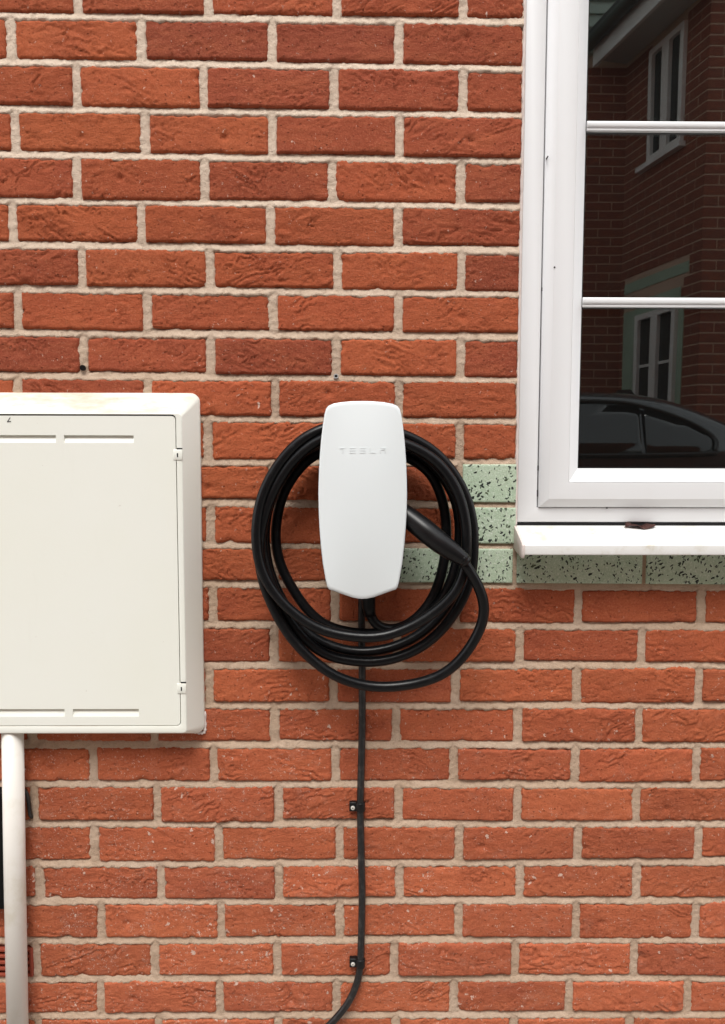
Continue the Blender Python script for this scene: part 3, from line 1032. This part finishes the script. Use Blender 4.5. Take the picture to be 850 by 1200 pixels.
bmesh.ops.recalc_face_normals(bm, faces=bm.faces)
dm = bpy.data.meshes.new("door_panel"); bm.to_mesh(dm); bm.free()
dp = link("door_panel", dm, M_BOX, door)
for a, b, c, d in slots:
    m = MB()
    vs = [(a, -.0449, c), (b, -.0449, c), (b, -.0392, d), (a, -.0392, d), (b, -.0449, d), (a, -.0449, d)]
    m.add(vs, [(0, 1, 2, 3), (3, 2, 4, 5), (1, 4, 2), (0, 3, 5)])
    m.build("louvre", M_BOX, door)
for zc in (1.110, .6970):
    m = MB()
    m.box(-.3150, -.2985, -.0462, -.0335, zc - .0095, zc + .0095)
    h = m.build("hinge_clip", M_BOX, box); bevel(h, .0014)
    k = MB(); k.box(-.3083, -.3062, -.0466, -.0440, zc - .0040, zc + .0030)
    k.box(-.3085, -.2990, -.0459, -.0350, zc + .0096, zc + .0118)
    k.build("hinge_slot", M_GASKET_GAP, h)
# pen mark on the door
m = MB()
m.tube([(-.5985, -.0450, 1.1665), (-.5935, -.0450, 1.1735)], .0007, 5)
m.tube([(-.5990, -.0450, 1.1662), (-.5925, -.0450, 1.1668)], .0008, 5)
m.build("pen_mark", M_INK, door)

# ------------------------------------------------------------------ white pipe below the box
m = MB()
px = -.6178
m.tube([(px, -.0235, .6135), (px - .0050, -.0235, .35), (px - .0112, -.0235, -.06)], .0188, 28)
pp = m.build("conduit_pipe", M_PIPE, smooth=True)
tag(pp, "white plastic pipe running down from the meter box to the ground", "pipe")

# black box mostly behind that pipe
jb = empty("junction_box", (-.68, 0, .2734))
tag(jb, "black plastic box on the wall half hidden behind the white pipe", "junction box")
vs, fs = loft_loops([(rrect(-.76, -.6215, .2734, .4974, .012), .006), (rrect(-.76, -.6215, .2734, .4974, .012), -.020), (rrect(-.757, -.6245, .2764, .4944, .010), -.023)], cap=True)
m = MB(); m.add(vs, fs)
bevel(m.build("box_cover", M_BOXBLACK, jb), .001)
m = MB()
m.tube(spline([(-.640, -.006, .486), (-.617, -.006, .4945), (-.6055, -.005, .489), (-.6020, -.004, .470), (-.6005, -.002, .445), (-.6000, .012, .432)], 6), .0036, 8)
m.build("cable_tail", M_CONDUIT, jb, smooth=True)

# ------------------------------------------------------------------ wall charger
ch = empty("wall_charger", (.0127, 0, .868))
tag(ch, "white wall mounted car charger with black cable coiled round it", "charger")
# half outline of the faceplate (x from its axis, z), top to bottom
AX = .0128
HALF = [(.0, 1.2000), (.018, 1.1995), (.036, 1.1980), (.0495, 1.1955), (.0575, 1.1920), (.0615, 1.1868), (.0640, 1.1775), (.0668, 1.160), (.0700, 1.133), (.0726, 1.100), (.0740, 1.065), (.0744, 1.045),
        (.0740, 1.020), (.0728, .990), (.0706, .960), (.0672, .928), (.0622, .8985), (.0598, .8890), (.0570, .8842), (.0490, .8814), (.034, .8758), (.018, .8703), (.008, .8683), (.0, .8678)]


def outline(scale_in, zc=1.035):
    pts = []
    for x, z in HALF:
        dxx = max(0, x - scale_in * (1 if x > .004 else 0))
        pts.append((AX + dxx, z + (scale_in if z < zc else -scale_in) * (1 if abs(z - zc) > .12 else 0)))
    left = [(2 * AX - x, z) for x, z in pts[1:-1]][::-1]
    return pts + left


def bulge_loops(insets_y):
    return [(outline(i), y) for i, y in insets_y]


vs, fs = loft_loops(bulge_loops([(.0016, -.094), (.0002, -.0955), (.0, -.0975), (.0004, -.0985)]))
m = MB(); m.add(vs, fs)
m.build("faceplate_rim", M_RIM, ch, smooth=True)
# gently domed glass face
lo = []
for k in range(9):
    t = k / 8
    ins = .0006 + (.058) * t
    lo.append((t, ins))
def dome_y(x, z):
    a, b = min(1, abs(x - AX) / .0748), min(1, abs(z - 1.034) / .1665)
    return -.0985 - .0105 * (1 - a ** 2.2) * (1 - b ** 2.2)


vs, fs = [], []
o0 = outline(.0005)
# resample the outline evenly so the face shades smoothly
op = [Vector((x, 0, z)) for x, z in o0]
dense = []
for i in range(len(op)):
    q0, q1 = op[i], op[(i + 1) % len(op)]
    cnt = max(1, int((q1 - q0).length / .004))
    dense += [q0.lerp(q1, k / cnt) for k in range(cnt)]
o0 = [(v.x, v.z) for v in dense]
n = len(o0)
cx_, cz_ = AX, 1.036
FR = (1.0, .985, .96, .92, .86, .78, .68, .57, .46, .35, .25, .15, .06)
for i, f in enumerate(FR):
    for x, z in o0:
        xx, zz = cx_ + (x - cx_) * f, cz_ + (z - cz_) * f
        vs.append((xx, -.0985 if i == 0 else dome_y(xx, zz) - .0008, zz))
for i in range(len(FR) - 1):
    for k in range(n):
        fs.append((i * n + k, i * n + (k + 1) % n, (i + 1) * n + (k + 1) % n, (i + 1) * n + k))
fs.append(tuple((len(FR) - 1) * n + k for k in range(n)))
m = MB(); m.add(vs, fs)
m.build("faceplate", M_PLATE, ch, smooth=True)
# black body behind it, waisted so the cable can hang on it
def body_loop(s, z0, z1, y):
    return ([(AX + (x) * s, z0 + (z - .868) * (z1 - z0) / .332) for x, z in HALF] + [(AX - x * s, z0 + (z - .868) * (z1 - z0) / .332) for x, z in HALF[1:-1]][::-1], y)
vs, fs = loft_loops([body_loop(.80, .884, 1.180, .004), body_loop(.80, .884, 1.180, -.012), body_loop(.74, .895, 1.165, -.020), body_loop(.74, .895, 1.165, -.078), body_loop(.93, .878, 1.191, -.088), body_loop(.965, .873, 1.195, -.0945)], cap=True)
m = MB(); m.add(vs, fs)
bevel(m.build("back_body", M_BLACK, ch), .001)
# faint lettering across the face: T E S L A
strokes = {'T': [(0, 1, 0, .16), (0, .22, -.0, .0), (.40, .60, .26, 1.0)],
           'E': [(0, 1, 0, .16), (0, 1, .42, .58), (0, 1, .84, 1.0)],
           'S': [(0, 1, 0, .16), (0, .18, .16, .5), (0, 1, .42, .58), (.82, 1, .58, .9), (0, 1, .84, 1.0)],
           'L': [(0, .18, 0, 1.0), (.18, 1, .84, 1.0)],
           'A': [(0, 1, 0, .16), (0, .18, .30, 1.0), (.82, 1, .30, 1.0), (.18, .82, .30, .44)]}
hgt, wid = .0088, .0098
for ltr, xc in (('T', -.0205), ('E', -.0040), ('S', .0125), ('L', .0285), ('A', .0455)):
    m = MB()
    for (a, b, c, d) in strokes[ltr]:
        if d <= c:
            continue
        x0, x1 = xc - wid / 2 + a * wid, xc - wid / 2 + b * wid
        zt = 1.1225
        yd = dome_y((x0 + x1) / 2, zt - (c + d) / 2 * hgt) - .0008
        m.box(x0, x1, yd - .0005, yd + .003, zt - d * hgt, zt - c * hgt)
    lo_ = m.build("letter", M_PRINT, ch)

# charging cable: one run, hung in loops on the body and back to its holster
CABLE =  [(0.021, -0.034, 0.874), (0.023, -0.033, 0.837), (0.03, -0.031, 0.81), (0.055, -0.03, 0.796), (0.082, -0.028, 0.8), (0.107, -0.027, 0.812), (0.131, -0.027, 0.84), (0.146, -0.026, 0.868), (0.158, -0.026, 0.911), (0.165, -0.025, 0.957), (0.163, -0.025, 1.005), (0.15, -0.024, 1.051), (0.131, -0.024, 1.088), (0.102, -0.023, 1.108), (0.02, -0.023, 1.13), (-0.032, -0.022, 1.125), (-0.067, -0.022, 1.116), (-0.088, -0.023, 1.1), (-0.11, -0.023, 1.074), (-0.127, -0.024, 1.043), (-0.139, -0.025, 1.009), (-0.146, -0.026, 0.952), (-0.134, -0.026, 0.915), (-0.111, -0.027, 0.872), (-0.088, -0.028, 0.83), (-0.057, -0.029, 0.807), (-0.026, -0.029, 0.797), (0.021, -0.03, 0.79), (0.074, -0.034, 0.792), (0.127, -0.034, 0.817), (0.16, -0.034, 0.854), (0.178, -0.035, 0.904), (0.185, -0.035, 0.95), (0.187, -0.035, 0.993), (0.178, -0.035, 1.035), (0.158, -0.035, 1.071), (0.135, -0.035, 1.099), (0.098, -0.036, 1.127), (0.02, -0.036, 1.145), (-0.032, -0.036, 1.143), (-0.067, -0.038, 1.136), (-0.096, -0.038, 1.113), (-0.121, -0.039, 1.082), (-0.143, -0.04, 1.049), (-0.157, -0.04, 1.011), (-0.162, -0.041, 0.958), (-0.153, -0.041, 0.905), (-0.134, -0.041, 0.857), (-0.101, -0.042, 0.807), (-0.076, -0.042, 0.787), (-0.039, -0.043, 0.77), (-0.002, -0.043, 0.762), (0.03, -0.044, 0.761), (0.074, -0.046, 0.769), (0.119, -0.046, 0.792), (0.156, -0.047, 0.831), (0.183, -0.048, 0.876), (0.194, -0.048, 0.922), (0.196, -0.049, 0.974), (0.191, -0.049, 1.012), (0.179, -0.049, 1.049), (0.156, -0.05, 1.083), (0.131, -0.05, 1.108), (0.094, -0.051, 1.131), (0.02, -0.051, 1.152), (-0.031, -0.052, 1.15), (-0.065, -0.054, 1.144), (-0.093, -0.054, 1.125), (-0.117, -0.055, 1.096), (-0.139, -0.056, 1.06), (-0.157, -0.056, 1.027), (-0.164, -0.057, 0.975), (-0.159, -0.057, 0.923), (-0.143, -0.057, 0.875), (-0.113, -0.058, 0.813), (-0.07, -0.058, 0.766), (-0.036, -0.059, 0.756), (-0.002, -0.059, 0.748), (0.03, -0.06, 0.747), (0.073, -0.06, 0.753), (0.115, -0.061, 0.773), (0.143, -0.061, 0.796), (0.168, -0.062, 0.82), (0.191, -0.062, 0.864), (0.203, -0.063, 0.901), (0.206, -0.063, 0.939), (0.206, -0.064, 0.98), (0.199, -0.065, 1.022), (0.182, -0.065, 1.064), (0.16, -0.066, 1.094), (0.132, -0.066, 1.123), (0.091, -0.067, 1.146), (0.02, -0.067, 1.163), (-0.024, -0.068, 1.164), (-0.06, -0.074, 1.157), (-0.09, -0.075, 1.138), (-0.117, -0.076, 1.113), (-0.142, -0.077, 1.079), (-0.161, -0.079, 1.04), (-0.168, -0.08, 0.999), (-0.17, -0.081, 0.951), (-0.162, -0.082, 0.918), (-0.147, -0.083, 0.885), (-0.125, -0.084, 0.858), (-0.096, -0.085, 0.833), (-0.066, -0.087, 0.814), (-0.037, -0.088, 0.804), (-0.002, -0.089, 0.8), (0.029, -0.09, 0.8), (0.057, -0.088, 0.802), (0.099, -0.088, 0.817), (0.134, -0.087, 0.839), (0.159, -0.087, 0.861), (0.179, -0.087, 0.886), (0.189, -0.086, 0.92), (0.191, -0.086, 0.956), (0.189, -0.086, 1.0), (0.178, -0.086, 1.046), (0.156, -0.085, 1.085), (0.129, -0.085, 1.11), (0.091, -0.085, 1.13), (0.019, -0.084, 1.149), (-0.024, -0.084, 1.148), (-0.06, -0.076, 1.141), (-0.096, -0.075, 1.115), (-0.125, -0.075, 1.076), (-0.152, -0.074, 1.028), (-0.164, -0.073, 0.977), (-0.166, -0.072, 0.932), (-0.159, -0.072, 0.891), (-0.146, -0.071, 0.854), (-0.123, -0.07, 0.807), (-0.099, -0.07, 0.781), (-0.07, -0.069, 0.749), (-0.036, -0.068, 0.724), (-0.002, -0.067, 0.711), (0.036, -0.067, 0.705), (0.058, -0.066, 0.706), (0.115, -0.07, 0.713), (0.148, -0.075, 0.725), (0.183, -0.08, 0.751), (0.209, -0.085, 0.796), (0.224, -0.089, 0.835), (0.221, -0.094, 0.864), (0.204, -0.099, 0.903), (0.183, -0.104, 0.931)]
cc = empty("charging_cable", (.02, -.05, .70))
tag(cc, "thick black charging cable hung in loops around the white charger", "cable")
m = MB()
CABLE = [(x + .0011 * math.sin(i * 1.9), y + .0008 * math.sin(i * 2.7 + 1), z + .0012 * math.sin(i * 1.3 + 2)) for i, (x, y, z) in enumerate(CABLE)]
m.tube(smooth_path(spline(smooth_path(CABLE, 1), 4), 3), .0091, 14)
m.build("cable", M_RUBBER, cc, smooth=True)
m = MB()
m.tube([(.0215, -.036, .885), (.0230, -.036, .862), (.0245, -.036, .842), (.0270, -.036, .826)], [.0135, .0132, .0118, .0100], 14)
m.build("strain_relief", M_RUBBER, cc, smooth=True)
HANDLE = [(.050, -.060, 1.030), (.0785, -.070, 1.0132), (.0998, -.080, .998), (.1208, -.090, .9816), (.1432, -.098, .9637), (.1628, -.103, .9499), (.1783, -.106, .9388), (.1880, -.1055, .9308)]
hp = spline(HANDLE, 4)
rad = [.0165, .0175, .0185, .0195, .0185, .0160, .0128, .0098]
rr = []
for i in range(len(hp)):
    t = min(len(rad) - 1.001, i / 4)
    k = int(t)
    rr.append(rad[k] + (rad[k + 1] - rad[k]) * (t - k))
m = MB(); m.tube(hp, rr, 18)
m.build("connector_handle", M_BLACK, cc, smooth=True)
m = MB()
a, b = Vector(hp[-5]), Vector(hp[-3])
m.tube([a, a.lerp(b, .4), b], [.0124, .0127, .0118], 16)
m.build("handle_collar", M_RUBBER, cc, smooth=True)

# supply cable and its two clips
SUPPLY = [(0.012, -0.012, 0.885), (0.0122, -0.012, 0.7918), (0.0132, -0.01, 0.7124), (0.0134, -0.008, 0.6161), (0.012, -0.008, 0.5356), (0.0105, -0.008, 0.4625), (0.0123, -0.009, 0.3729), (0.014, -0.009, 0.2902), (0.0126, -0.008, 0.2061), (0.0111, -0.008, 0.159), (0.0055, -0.009, 0.1226), (-0.0089, -0.011, 0.0869), (-0.0297, -0.013, 0.058), (-0.057, -0.014, 0.03), (-0.0923, -0.016, 0.0063), (-.14, -.016, -.03), (-.18, -.016, -.075)]
m = MB()
m.tube(spline(SUPPLY, 8), .0066, 14)
sc = m.build("supply_cable", M_CONDUIT, smooth=True)
tag(sc, "thin black supply cable running straight down the wall from the charger", "cable")
for (x, z, lab) in ((.0106, .4622, "upper black cable clip with pale screw head on the supply cable"), (.0111, .1588, "lower black cable clip with pale screw head where the supply cable bends")):
    t = empty("cable_clip", (x, 0, z))
    tag(t, lab, "cable clip", "clips on the supply cable")
    m = MB()
    m.box(x - .0205, x - .006, -.0105, .004, z - .0085, z + .0085)
    n = 14
    arc = [(x + .0088 * math.cos(a), -.0085 - .0082 * math.sin(a)) for a in np.linspace(-.5, math.pi + .3, n)]
    vs = [(px_, py_, zz) for zz in (z - .0085, z + .0085) for px_, py_ in arc]
    m.add(vs, [(i, i + 1, n + i + 1, n + i) for i in range(n - 1)] + [tuple(range(n))[::-1], tuple(range(n, 2 * n))])
    bevel(m.build("clip_body", M_BLACK, t), .0012)
    m = MB(); m.tube([(x - .0140, -.0100, z - .0015), (x - .0140, -.0118, z - .0015), (x - .0140, -.0124, z - .0015)], [.0040, .0038, .0026], 14)
    s = m.build("screw", M_SCREW, t)
    m = MB(); m.tube([(x - .0140, -.0123, z - .0015), (x - .0140, -.01262, z - .0015)], .0011, 8)
    m.build("screw_recess", M_INK, s)

# ------------------------------------------------------------------ the house and car across the drive (seen in the glass)
M_BRICK2 = M_BRICK
M_CLAD = plain("pale_green_boards", (0.34, 0.40, 0.34), .6, .3, dirt=(.24, .29, .24), dirt_amt=.5, dirt_scale=3)
M_FASCIA = plain("white_fascia", (.74, .74, .72), .4, .4, dirt=(.5, .5, .45), dirt_amt=.4, dirt_scale=4)
M_SOFFIT = plain("grey_soffit", (.45, .47, .45), .5, .4)
M_GUTTER = plain("dark_gutter", (.05, .06, .055), .4, .4)
M_TILE = plain("slate_roof", (.07, .07, .075), .7, .3, bump=.004, bscale=20)
M_BACKMORTAR = plain("joint_mortar", (.50, .36, .27), .95, .2)
M_DARKGLASS = plain("house_pane", (.03, .036, .036), .25, .3)
M_GSTONE = plain("green_stone", (.33, .43, .33), .8, .2, dirt=(.2, .27, .2), dirt_amt=.5, dirt_scale=20)
YG = .012


def V(x, yv, z):
    """mirror image in the glass plane"""
    return (x, 2 * YG - yv, z)


th = math.radians(11.5)
CX, CY = 2.541, 4.34
dS = (-math.sin(th), math.cos(th))
nS = (-math.cos(th), -math.sin(th))


def S(s, off, z):
    """point on the side wall: s along it from the corner, off = outwards"""
    return V(CX + dS[0] * s + nS[0] * off, CY + dS[1] * s + nS[1] * off, z)


house = empty("opposite_house", V(CX, CY, -.06))
tag(house, "dark red brick house with white window reflected in the window glass", "house", kind='thing')
EAVE = 4.48
S2 = 1.12
bx, by = CX + dS[0] * S2, CY + dS[1] * S2
foot = [(CX, CY), (10, CY), (10, 12), (-7.5, 12), (-7.5, by), (bx, by)]  # left wing stretched out of view to block low frontal sky light
m = MB()
k = len(foot)
vs = [V(x, y, -.06) for x, y in foot] + [V(x, y, EAVE + .05) for x, y in foot]
m.add(vs, [(i, (i + 1) % k, k + (i + 1) % k, k + i) for i in range(k)] + [tuple(range(k, 2 * k))])
m.build("wall", M_BACKMORTAR, house)
m = MB()
rows = int(EAVE / .075)


def wall_bricks(P, length, skip=()):
    """P(s, off, z): courses of single bricks standing 4 mm proud of the joints"""
    for r in range(rows):
        z0 = r * .075 - .02
        s = -.1125 if r % 2 else 0.0
        while s < length:
            spans = [(max(0.0, s), min(length, s + .215))]
            s += .225
            for q0, q1, q2, q3 in skip:               # cut the brick round openings and dressings
                if z0 + .055 > q2 and z0 < q3:
                    nxt = []
                    for a, b in spans:
                        if b <= q0 or a >= q1:
                            nxt.append((a, b))
                        else:
                            nxt += [(a, q0 - .006), (q1 + .006, b)]
                    spans = nxt
            for a, b in spans:
                if b - a < .025:
                    continue
                vs = [P(u, o, z) for o in (-.01, .004) for u, z in ((a, z0), (b, z0), (b, z0 + .063), (a, z0 + .063))]
                m.add(vs, [(4, 5, 6, 7), (0, 1, 5, 4), (1, 2, 6, 5), (2, 3, 7, 6), (3, 0, 4, 7)])


LOW, UPW = (.275, .832, 1.05, 2.26), (.275, .735, 3.46, 4.34)
BAND, LINT, QL, QR = (.15, 1.05, 2.475, 2.555), (.25, .69, 2.32, 2.39), (.84, 1.05, 1.0, 2.32), (.20, .268, 1.0, 2.30)
wall_bricks(S, S2, (LOW, UPW, BAND, QL, QR, (.25, .86, 2.255, 2.39)))
wall_bricks(lambda u, o, z: V(CX + u, CY - o, z), 3.0)
wall_bricks(lambda u, o, z: V(bx - u, by - o, z), 9.4)
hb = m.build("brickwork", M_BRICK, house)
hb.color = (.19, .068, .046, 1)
hb["kind"] = "stuff"
for q in (BAND, (.25, .86, 2.262, 2.385), QL, QR):
    m = MB()
    vs = [S(u, o, z) for o in (-.02, .006) for u, z in ((q[0], q[2]), (q[1], q[2]), (q[1], q[3]), (q[0], q[3]))]
    m.add(vs, [(4, 5, 6, 7), (0, 1, 5, 4), (1, 2, 6, 5), (2, 3, 7, 6), (3, 0, 4, 7)])
    m.build("stone_dressing", M_GSTONE, house)


def sbox(m, s0, s1, o0, o1, z0, z1):
    vs = [S(u, o, z) for o in (o0, o1) for u, z in ((s0, z0), (s1, z0), (s1, z1), (s0, z1))]
    m.add(vs, [(4, 5, 6, 7), (0, 1, 5, 4), (1, 2, 6, 5), (2, 3, 7, 6), (3, 0, 4, 7), (0, 1, 2, 3)])


for (s0, s1, z0, z1), bars in ((LOW, 2), (UPW, 0)):
    m = MB()
    mid = (s0 + s1) / 2
    sbox(m, s0, s0 + .045, -.03, .034, z0, z1)
    sbox(m, s1 - .045, s1, -.03, .034, z0, z1)
    sbox(m, mid - .045, mid + .045, -.03, .036, z0 + .0451, z1 - .0451)
    sbox(m, s0 + .0451, s1 - .0451, -.03, .034, z0, z0 + .045)
    sbox(m, s0 + .0451, s1 - .0451, -.03, .034, z1 - .045, z1)
    fr = m.build("window", M_FASCIA, house)
    for a, b in ((s0 + .046, mid - .046), (mid + .046, s1 - .046)):
        g = MB(); sbox(g, a, b, -.02, .004, z0 + .046, z1 - .046)
        g.build("pane", M_DARKGLASS, fr)
        for k in range(bars):
            zc = z0 + .045 + (z1 - z0 - .09) * (k + 1) / (bars + 1)
            g = MB(); sbox(g, a, b, .0041, .012, zc - .011, zc + .011)
            g.build("glazing_bar", M_FASCIA, fr)
    g = MB(); sbox(g, s0 - .03, s1 + .12, -.02, .06, z0 - .04, z0 - .002)
    g.build("sill", M_FASCIA, fr)
m = MB(); sbox(m, -.3, S2 - .02, .30, .33, 4.36, 4.56); m.build("fascia", M_FASCIA, house)
m = MB(); sbox(m, -.3, S2 - .02, .012, .298, 4.42, 4.445); m.build("soffit", M_SOFFIT, house)
m = MB(); m.tube([S(-.3, .385, 4.53), S(S2 - .02, .385, 4.53)], .055, 10); m.build("gutter", M_GUTTER, house, smooth=True)
m = MB()
vs = [S(-.4, .42, 4.57), S(S2 + .05, .42, 4.57), S(S2 + .05, -2.2, 6.3), S(-.4, -2.2, 6.3), S(-.4, .42, 4.60), S(S2 + .05, .42, 4.60), S(S2 + .05, -2.2, 6.33), S(-.4, -2.2, 6.33)]
m.add(vs, [(0, 1, 2, 3), (4, 5, 6, 7), (0, 1, 5, 4), (1, 2, 6, 5), (2, 3, 7, 6), (3, 0, 4, 7)])
m.build("roof", M_TILE, house)
for k in range(16):
    m = MB()
    z = 4.50 + k * .108
    xa, xb = -7.5, bx + .6
    vs = [V(xa, by - .035, z), V(xb, by - .035, z), V(xb, by - .012, z + .112), V(xa, by - .012, z + .112), V(xa, by + .1, z), V(xb, by + .1, z), V(xb, by + .1, z + .112), V(xa, by + .1, z + .112)]
    m.add(vs, [(0, 1, 2, 3), (4, 5, 1, 0), (3, 2, 6, 7)])
    m.build("cladding_board", M_CLAD, house)

# parked car between the wall and the house
M_PAINT = plain("graphite_paint", (.055, .060, .065), .22, .5, coat=1.0, metal=.2)
M_CARGLASS = plain("tinted_glass", (.010, .012, .013), .04, .7, coat=.5)
M_TRIM = plain("black_trim", (.01, .01, .011), .4, .5)
M_TYRE = plain("tyre_rubber", (.012, .012, .012), .8, .3)
M_ALLOY = plain("alloy_rim", (.45, .45, .46), .3, .5, metal=.8)
M_LAMPR = plain("red_lamp", (.30, .012, .01), .15, .5)
M_LAMPW = plain("clear_lamp", (.55, .56, .57), .15, .5)
car = empty("parked_car", V(.7, 3.5, -.06))
tag(car, "dark grey car parked across the drive, its rear roofline reflected in the window", "car")
YC = 3.50                                     # car axis (mirrored), its near side faces the wall
# stations along the car: x, half width at belt, sill z, belt z, roof z, half width at roof
ST = [(-1.55, .42, .42, .60, .62, .40), (-1.50, .60, .30, .74, .76, .55), (-1.25, .74, .24, .84, .88, .68), (-.75, .78, .20, .93, .97, .72), (-.40, .79, .19, 1.00, 1.03, .72), (.00, .79, .18, 1.06, 1.22, .62),
      (.35, .79, .18, 1.085, 1.37, .55), (.70, .79, .18, 1.095, 1.43, .54), (1.10, .79, .18, 1.097, 1.450, .54), (1.45, .79, .18, 1.10, 1.446, .54), (1.62, .79, .18, 1.10, 1.434, .54), (1.76, .79, .18, 1.105, 1.41, .55),
      (1.90, .785, .19, 1.11, 1.365, .56), (2.02, .78, .20, 1.12, 1.305, .58), (2.15, .775, .22, 1.13, 1.235, .61), (2.35, .76, .26, 1.125, 1.165, .64), (2.60, .73, .32, 1.09, 1.12, .64), (2.70, .66, .42, .98, 1.02, .60), (2.74, .50, .50, .85, .88, .45)]


def section(st):
    x, w, zs_, zb, zr, wr = st
    side = [(w * .86, zs_), (w * .97, zs_ + .06), (w * 1.01, zs_ + (zb - zs_) * .45), (w * 1.0, zs_ + (zb - zs_) * .8), (w * .985, zb), (w * .965, zb + .012 * (zr - zb) / .3)]
    gl = [(w * .965 + (wr - w * .965) * t, zb + (zr - .045 * min(1, (zr - zb) / .3) - zb) * t) for t in (.33, .66, 1.0)]
    top = [(wr * .88, zr - .014 * min(1, (zr - zb) / .3)), (wr * .6, zr), (wr * .25, zr + .010), (0, zr + .012)]
    half = side + gl + top
    return [(x, -h, z) for h, z in half] + [(x, h, z) for h, z in half[-2::-1]]


ST = [(a, b, c, d, e + (.03 if -.1 < a < 2.2 else 0), f) for a, b, c, d, e, f in ST]
secs = [section(s) for s in ST]
n = len(secs[0])
m = MB()
vs = [V(x, YC + h, z) for s in secs for x, h, z in s]
fs = [(i * n + k, i * n + k + 1, (i + 1) * n + k + 1, (i + 1) * n + k) for i in range(len(secs) - 1) for k in range(n - 1)]
fs += [((i + 1) * n, i * n, i * n + n - 1, (i + 1) * n + n - 1) for i in range(len(secs) - 1)]
fs += [tuple(range(n)), tuple((len(secs) - 1) * n + k for k in range(n))]
m.add(vs, fs)
body = m.build("body", M_PAINT, car, smooth=True)
sub = body.modifiers.new("subsurf", 'SUBSURF'); sub.levels = 2; sub.render_levels = 2


def skin_y(x, z):
    """distance of the greenhouse side from the axis at (x, z)"""
    for a, b in zip(ST[:-1], ST[1:]):
        if a[0] <= x <= b[0]:
            t = (x - a[0]) / (b[0] - a[0])
            w, zb, zr, wr = (a[i] + (b[i] - a[i]) * t for i in (1, 3, 4, 5))
            u = max(0, min(1.1, (z - zb) / max(.02, zr - .045 - zb)))
            return w * .965 + (wr - w * .965) * u
    return .7


def side_patch(name, poly, mat, parent, lift):
    """a thin solid following the car's side inside a polygon (x, z)"""
    bm = bmesh.new()
    vv = [bm.verts.new((x, 0, z)) for x, z in poly]
    f = bm.faces.new(vv)
    bmesh.ops.triangulate(bm, faces=[f])
    bmesh.ops.subdivide_edges(bm, edges=bm.edges[:], cuts=3, use_grid_fill=True)
    for sgn in (-1,):
        for v in bm.verts:
            x, z = v.co.x, v.co.z
            v.co = Vector(V(x, YC + sgn * (skin_y(x, z) + lift), z))
    bmesh.ops.recalc_face_normals(bm, faces=bm.faces)
    me = bpy.data.meshes.new(name)
    bm.to_mesh(me); bm.free()
    o = link(name, me, mat, parent, smooth=True)
    sol = o.modifiers.new("thick", 'SOLIDIFY'); sol.thickness = .004; sol.offset = 0
    return o


DLO = [(.02, 1.115), (.30, 1.255), (.60, 1.350), (.95, 1.388), (1.24, 1.392), (1.48, 1.383), (1.644, 1.347), (1.80, 1.291), (1.906, 1.228), (1.943, 1.182), (1.923, 1.132), (1.863, 1.108), (1.245, 1.100)]
tr = MB()
tp = [V(x, YC - skin_y(x, z) - .026, z) for x, z in [(x + (x - 1.1) * .012, z + (z - 1.22) * .05) for x, z in DLO] + [(.02, 1.108)]]
tr.tube(spline(tp, 4), .013, 8)
tr.build("window_trim", M_TRIM, car, smooth=True)
side_patch("rear_side_window", [(1.60, 1.360), (1.644, 1.345), (1.80, 1.289), (1.906, 1.226), (1.940, 1.182), (1.921, 1.134), (1.863, 1.110), (1.560, 1.106)], M_CARGLASS, car, .027)
side_patch("door_window", [(.62, 1.340), (.95, 1.380), (1.24, 1.386), (1.48, 1.377), (1.572, 1.366), (1.532, 1.105), (.62, 1.104)], M_CARGLASS, car, .027)
side_patch("front_door_window", [(.07, 1.120), (.30, 1.245), (.58, 1.335), (.58, 1.104)], M_CARGLASS, car, .027)
fin = MB()
vs = []
for x, z, hw in ((1.645, 1.450, .02), (1.652, 1.512, .008), (1.735, 1.518, .008), (1.790, 1.440, .03)):
    vs += [V(x, YC - hw, z), V(x, YC + hw, z)]
fin.add(vs, [(0, 2, 4, 6), (1, 3, 5, 7), (0, 1, 3, 2), (2, 3, 5, 4), (4, 5, 7, 6), (6, 7, 1, 0)])
fin.build("aerial_fin", M_TRIM, car)
hd = MB(); hd.tube([V(1.36, YC - .805, .98), V(1.38, YC - .825, .985), V(1.52, YC - .825, .99), V(1.54, YC - .805, .99)], .012, 8)
hd.build("door_handle", M_PAINT, car, smooth=True)
for wx in (-.85, 1.75):
    for sg in (-1, 1):
        wh = empty("wheel", V(wx, YC + sg * .70, .26))
        wh.parent = car
        wh.location = Vector(V(wx, YC + sg * .70, .26)) - Vector(car.location)
        t = MB()
        ring = [(.20, -.08), (.29, -.095), (.32, -.06), (.32, .06), (.29, .095), (.20, .08)]
        vs = []
        for k in range(24):
            a = 2 * math.pi * k / 24
            for r, y in ring:
                vs.append(V(wx + r * math.cos(a), YC + sg * .715 + y, .26 + r * math.sin(a)))
        t.add(vs, [(k * 6 + j, k * 6 + (j + 1) % 6, ((k + 1) % 24) * 6 + (j + 1) % 6, ((k + 1) % 24) * 6 + j) for k in range(24) for j in range(6)])
        t.build("tyre", M_TYRE, wh, smooth=True)
        t = MB(); t.tube([V(wx, YC + sg * .66, .26), V(wx, YC + sg * .785, .26)], .21, 20)
        t.build("rim", M_ALLOY, wh)
for sg in (-1, 1):
    l = MB(); l.tube([V(2.60, YC + sg * .55, .92), V(2.66, YC + sg * .62, .95), V(2.52, YC + sg * .73, .97)], [.05, .07, .04], 10); l.build("tail_light", M_LAMPR, car, smooth=True)
    l = MB(); l.tube([V(-1.47, YC + sg * .45, .70), V(-1.46, YC + sg * .56, .72), V(-1.30, YC + sg * .68, .76)], [.04, .06, .03], 10); l.build("headlight", M_LAMPW, car, smooth=True)
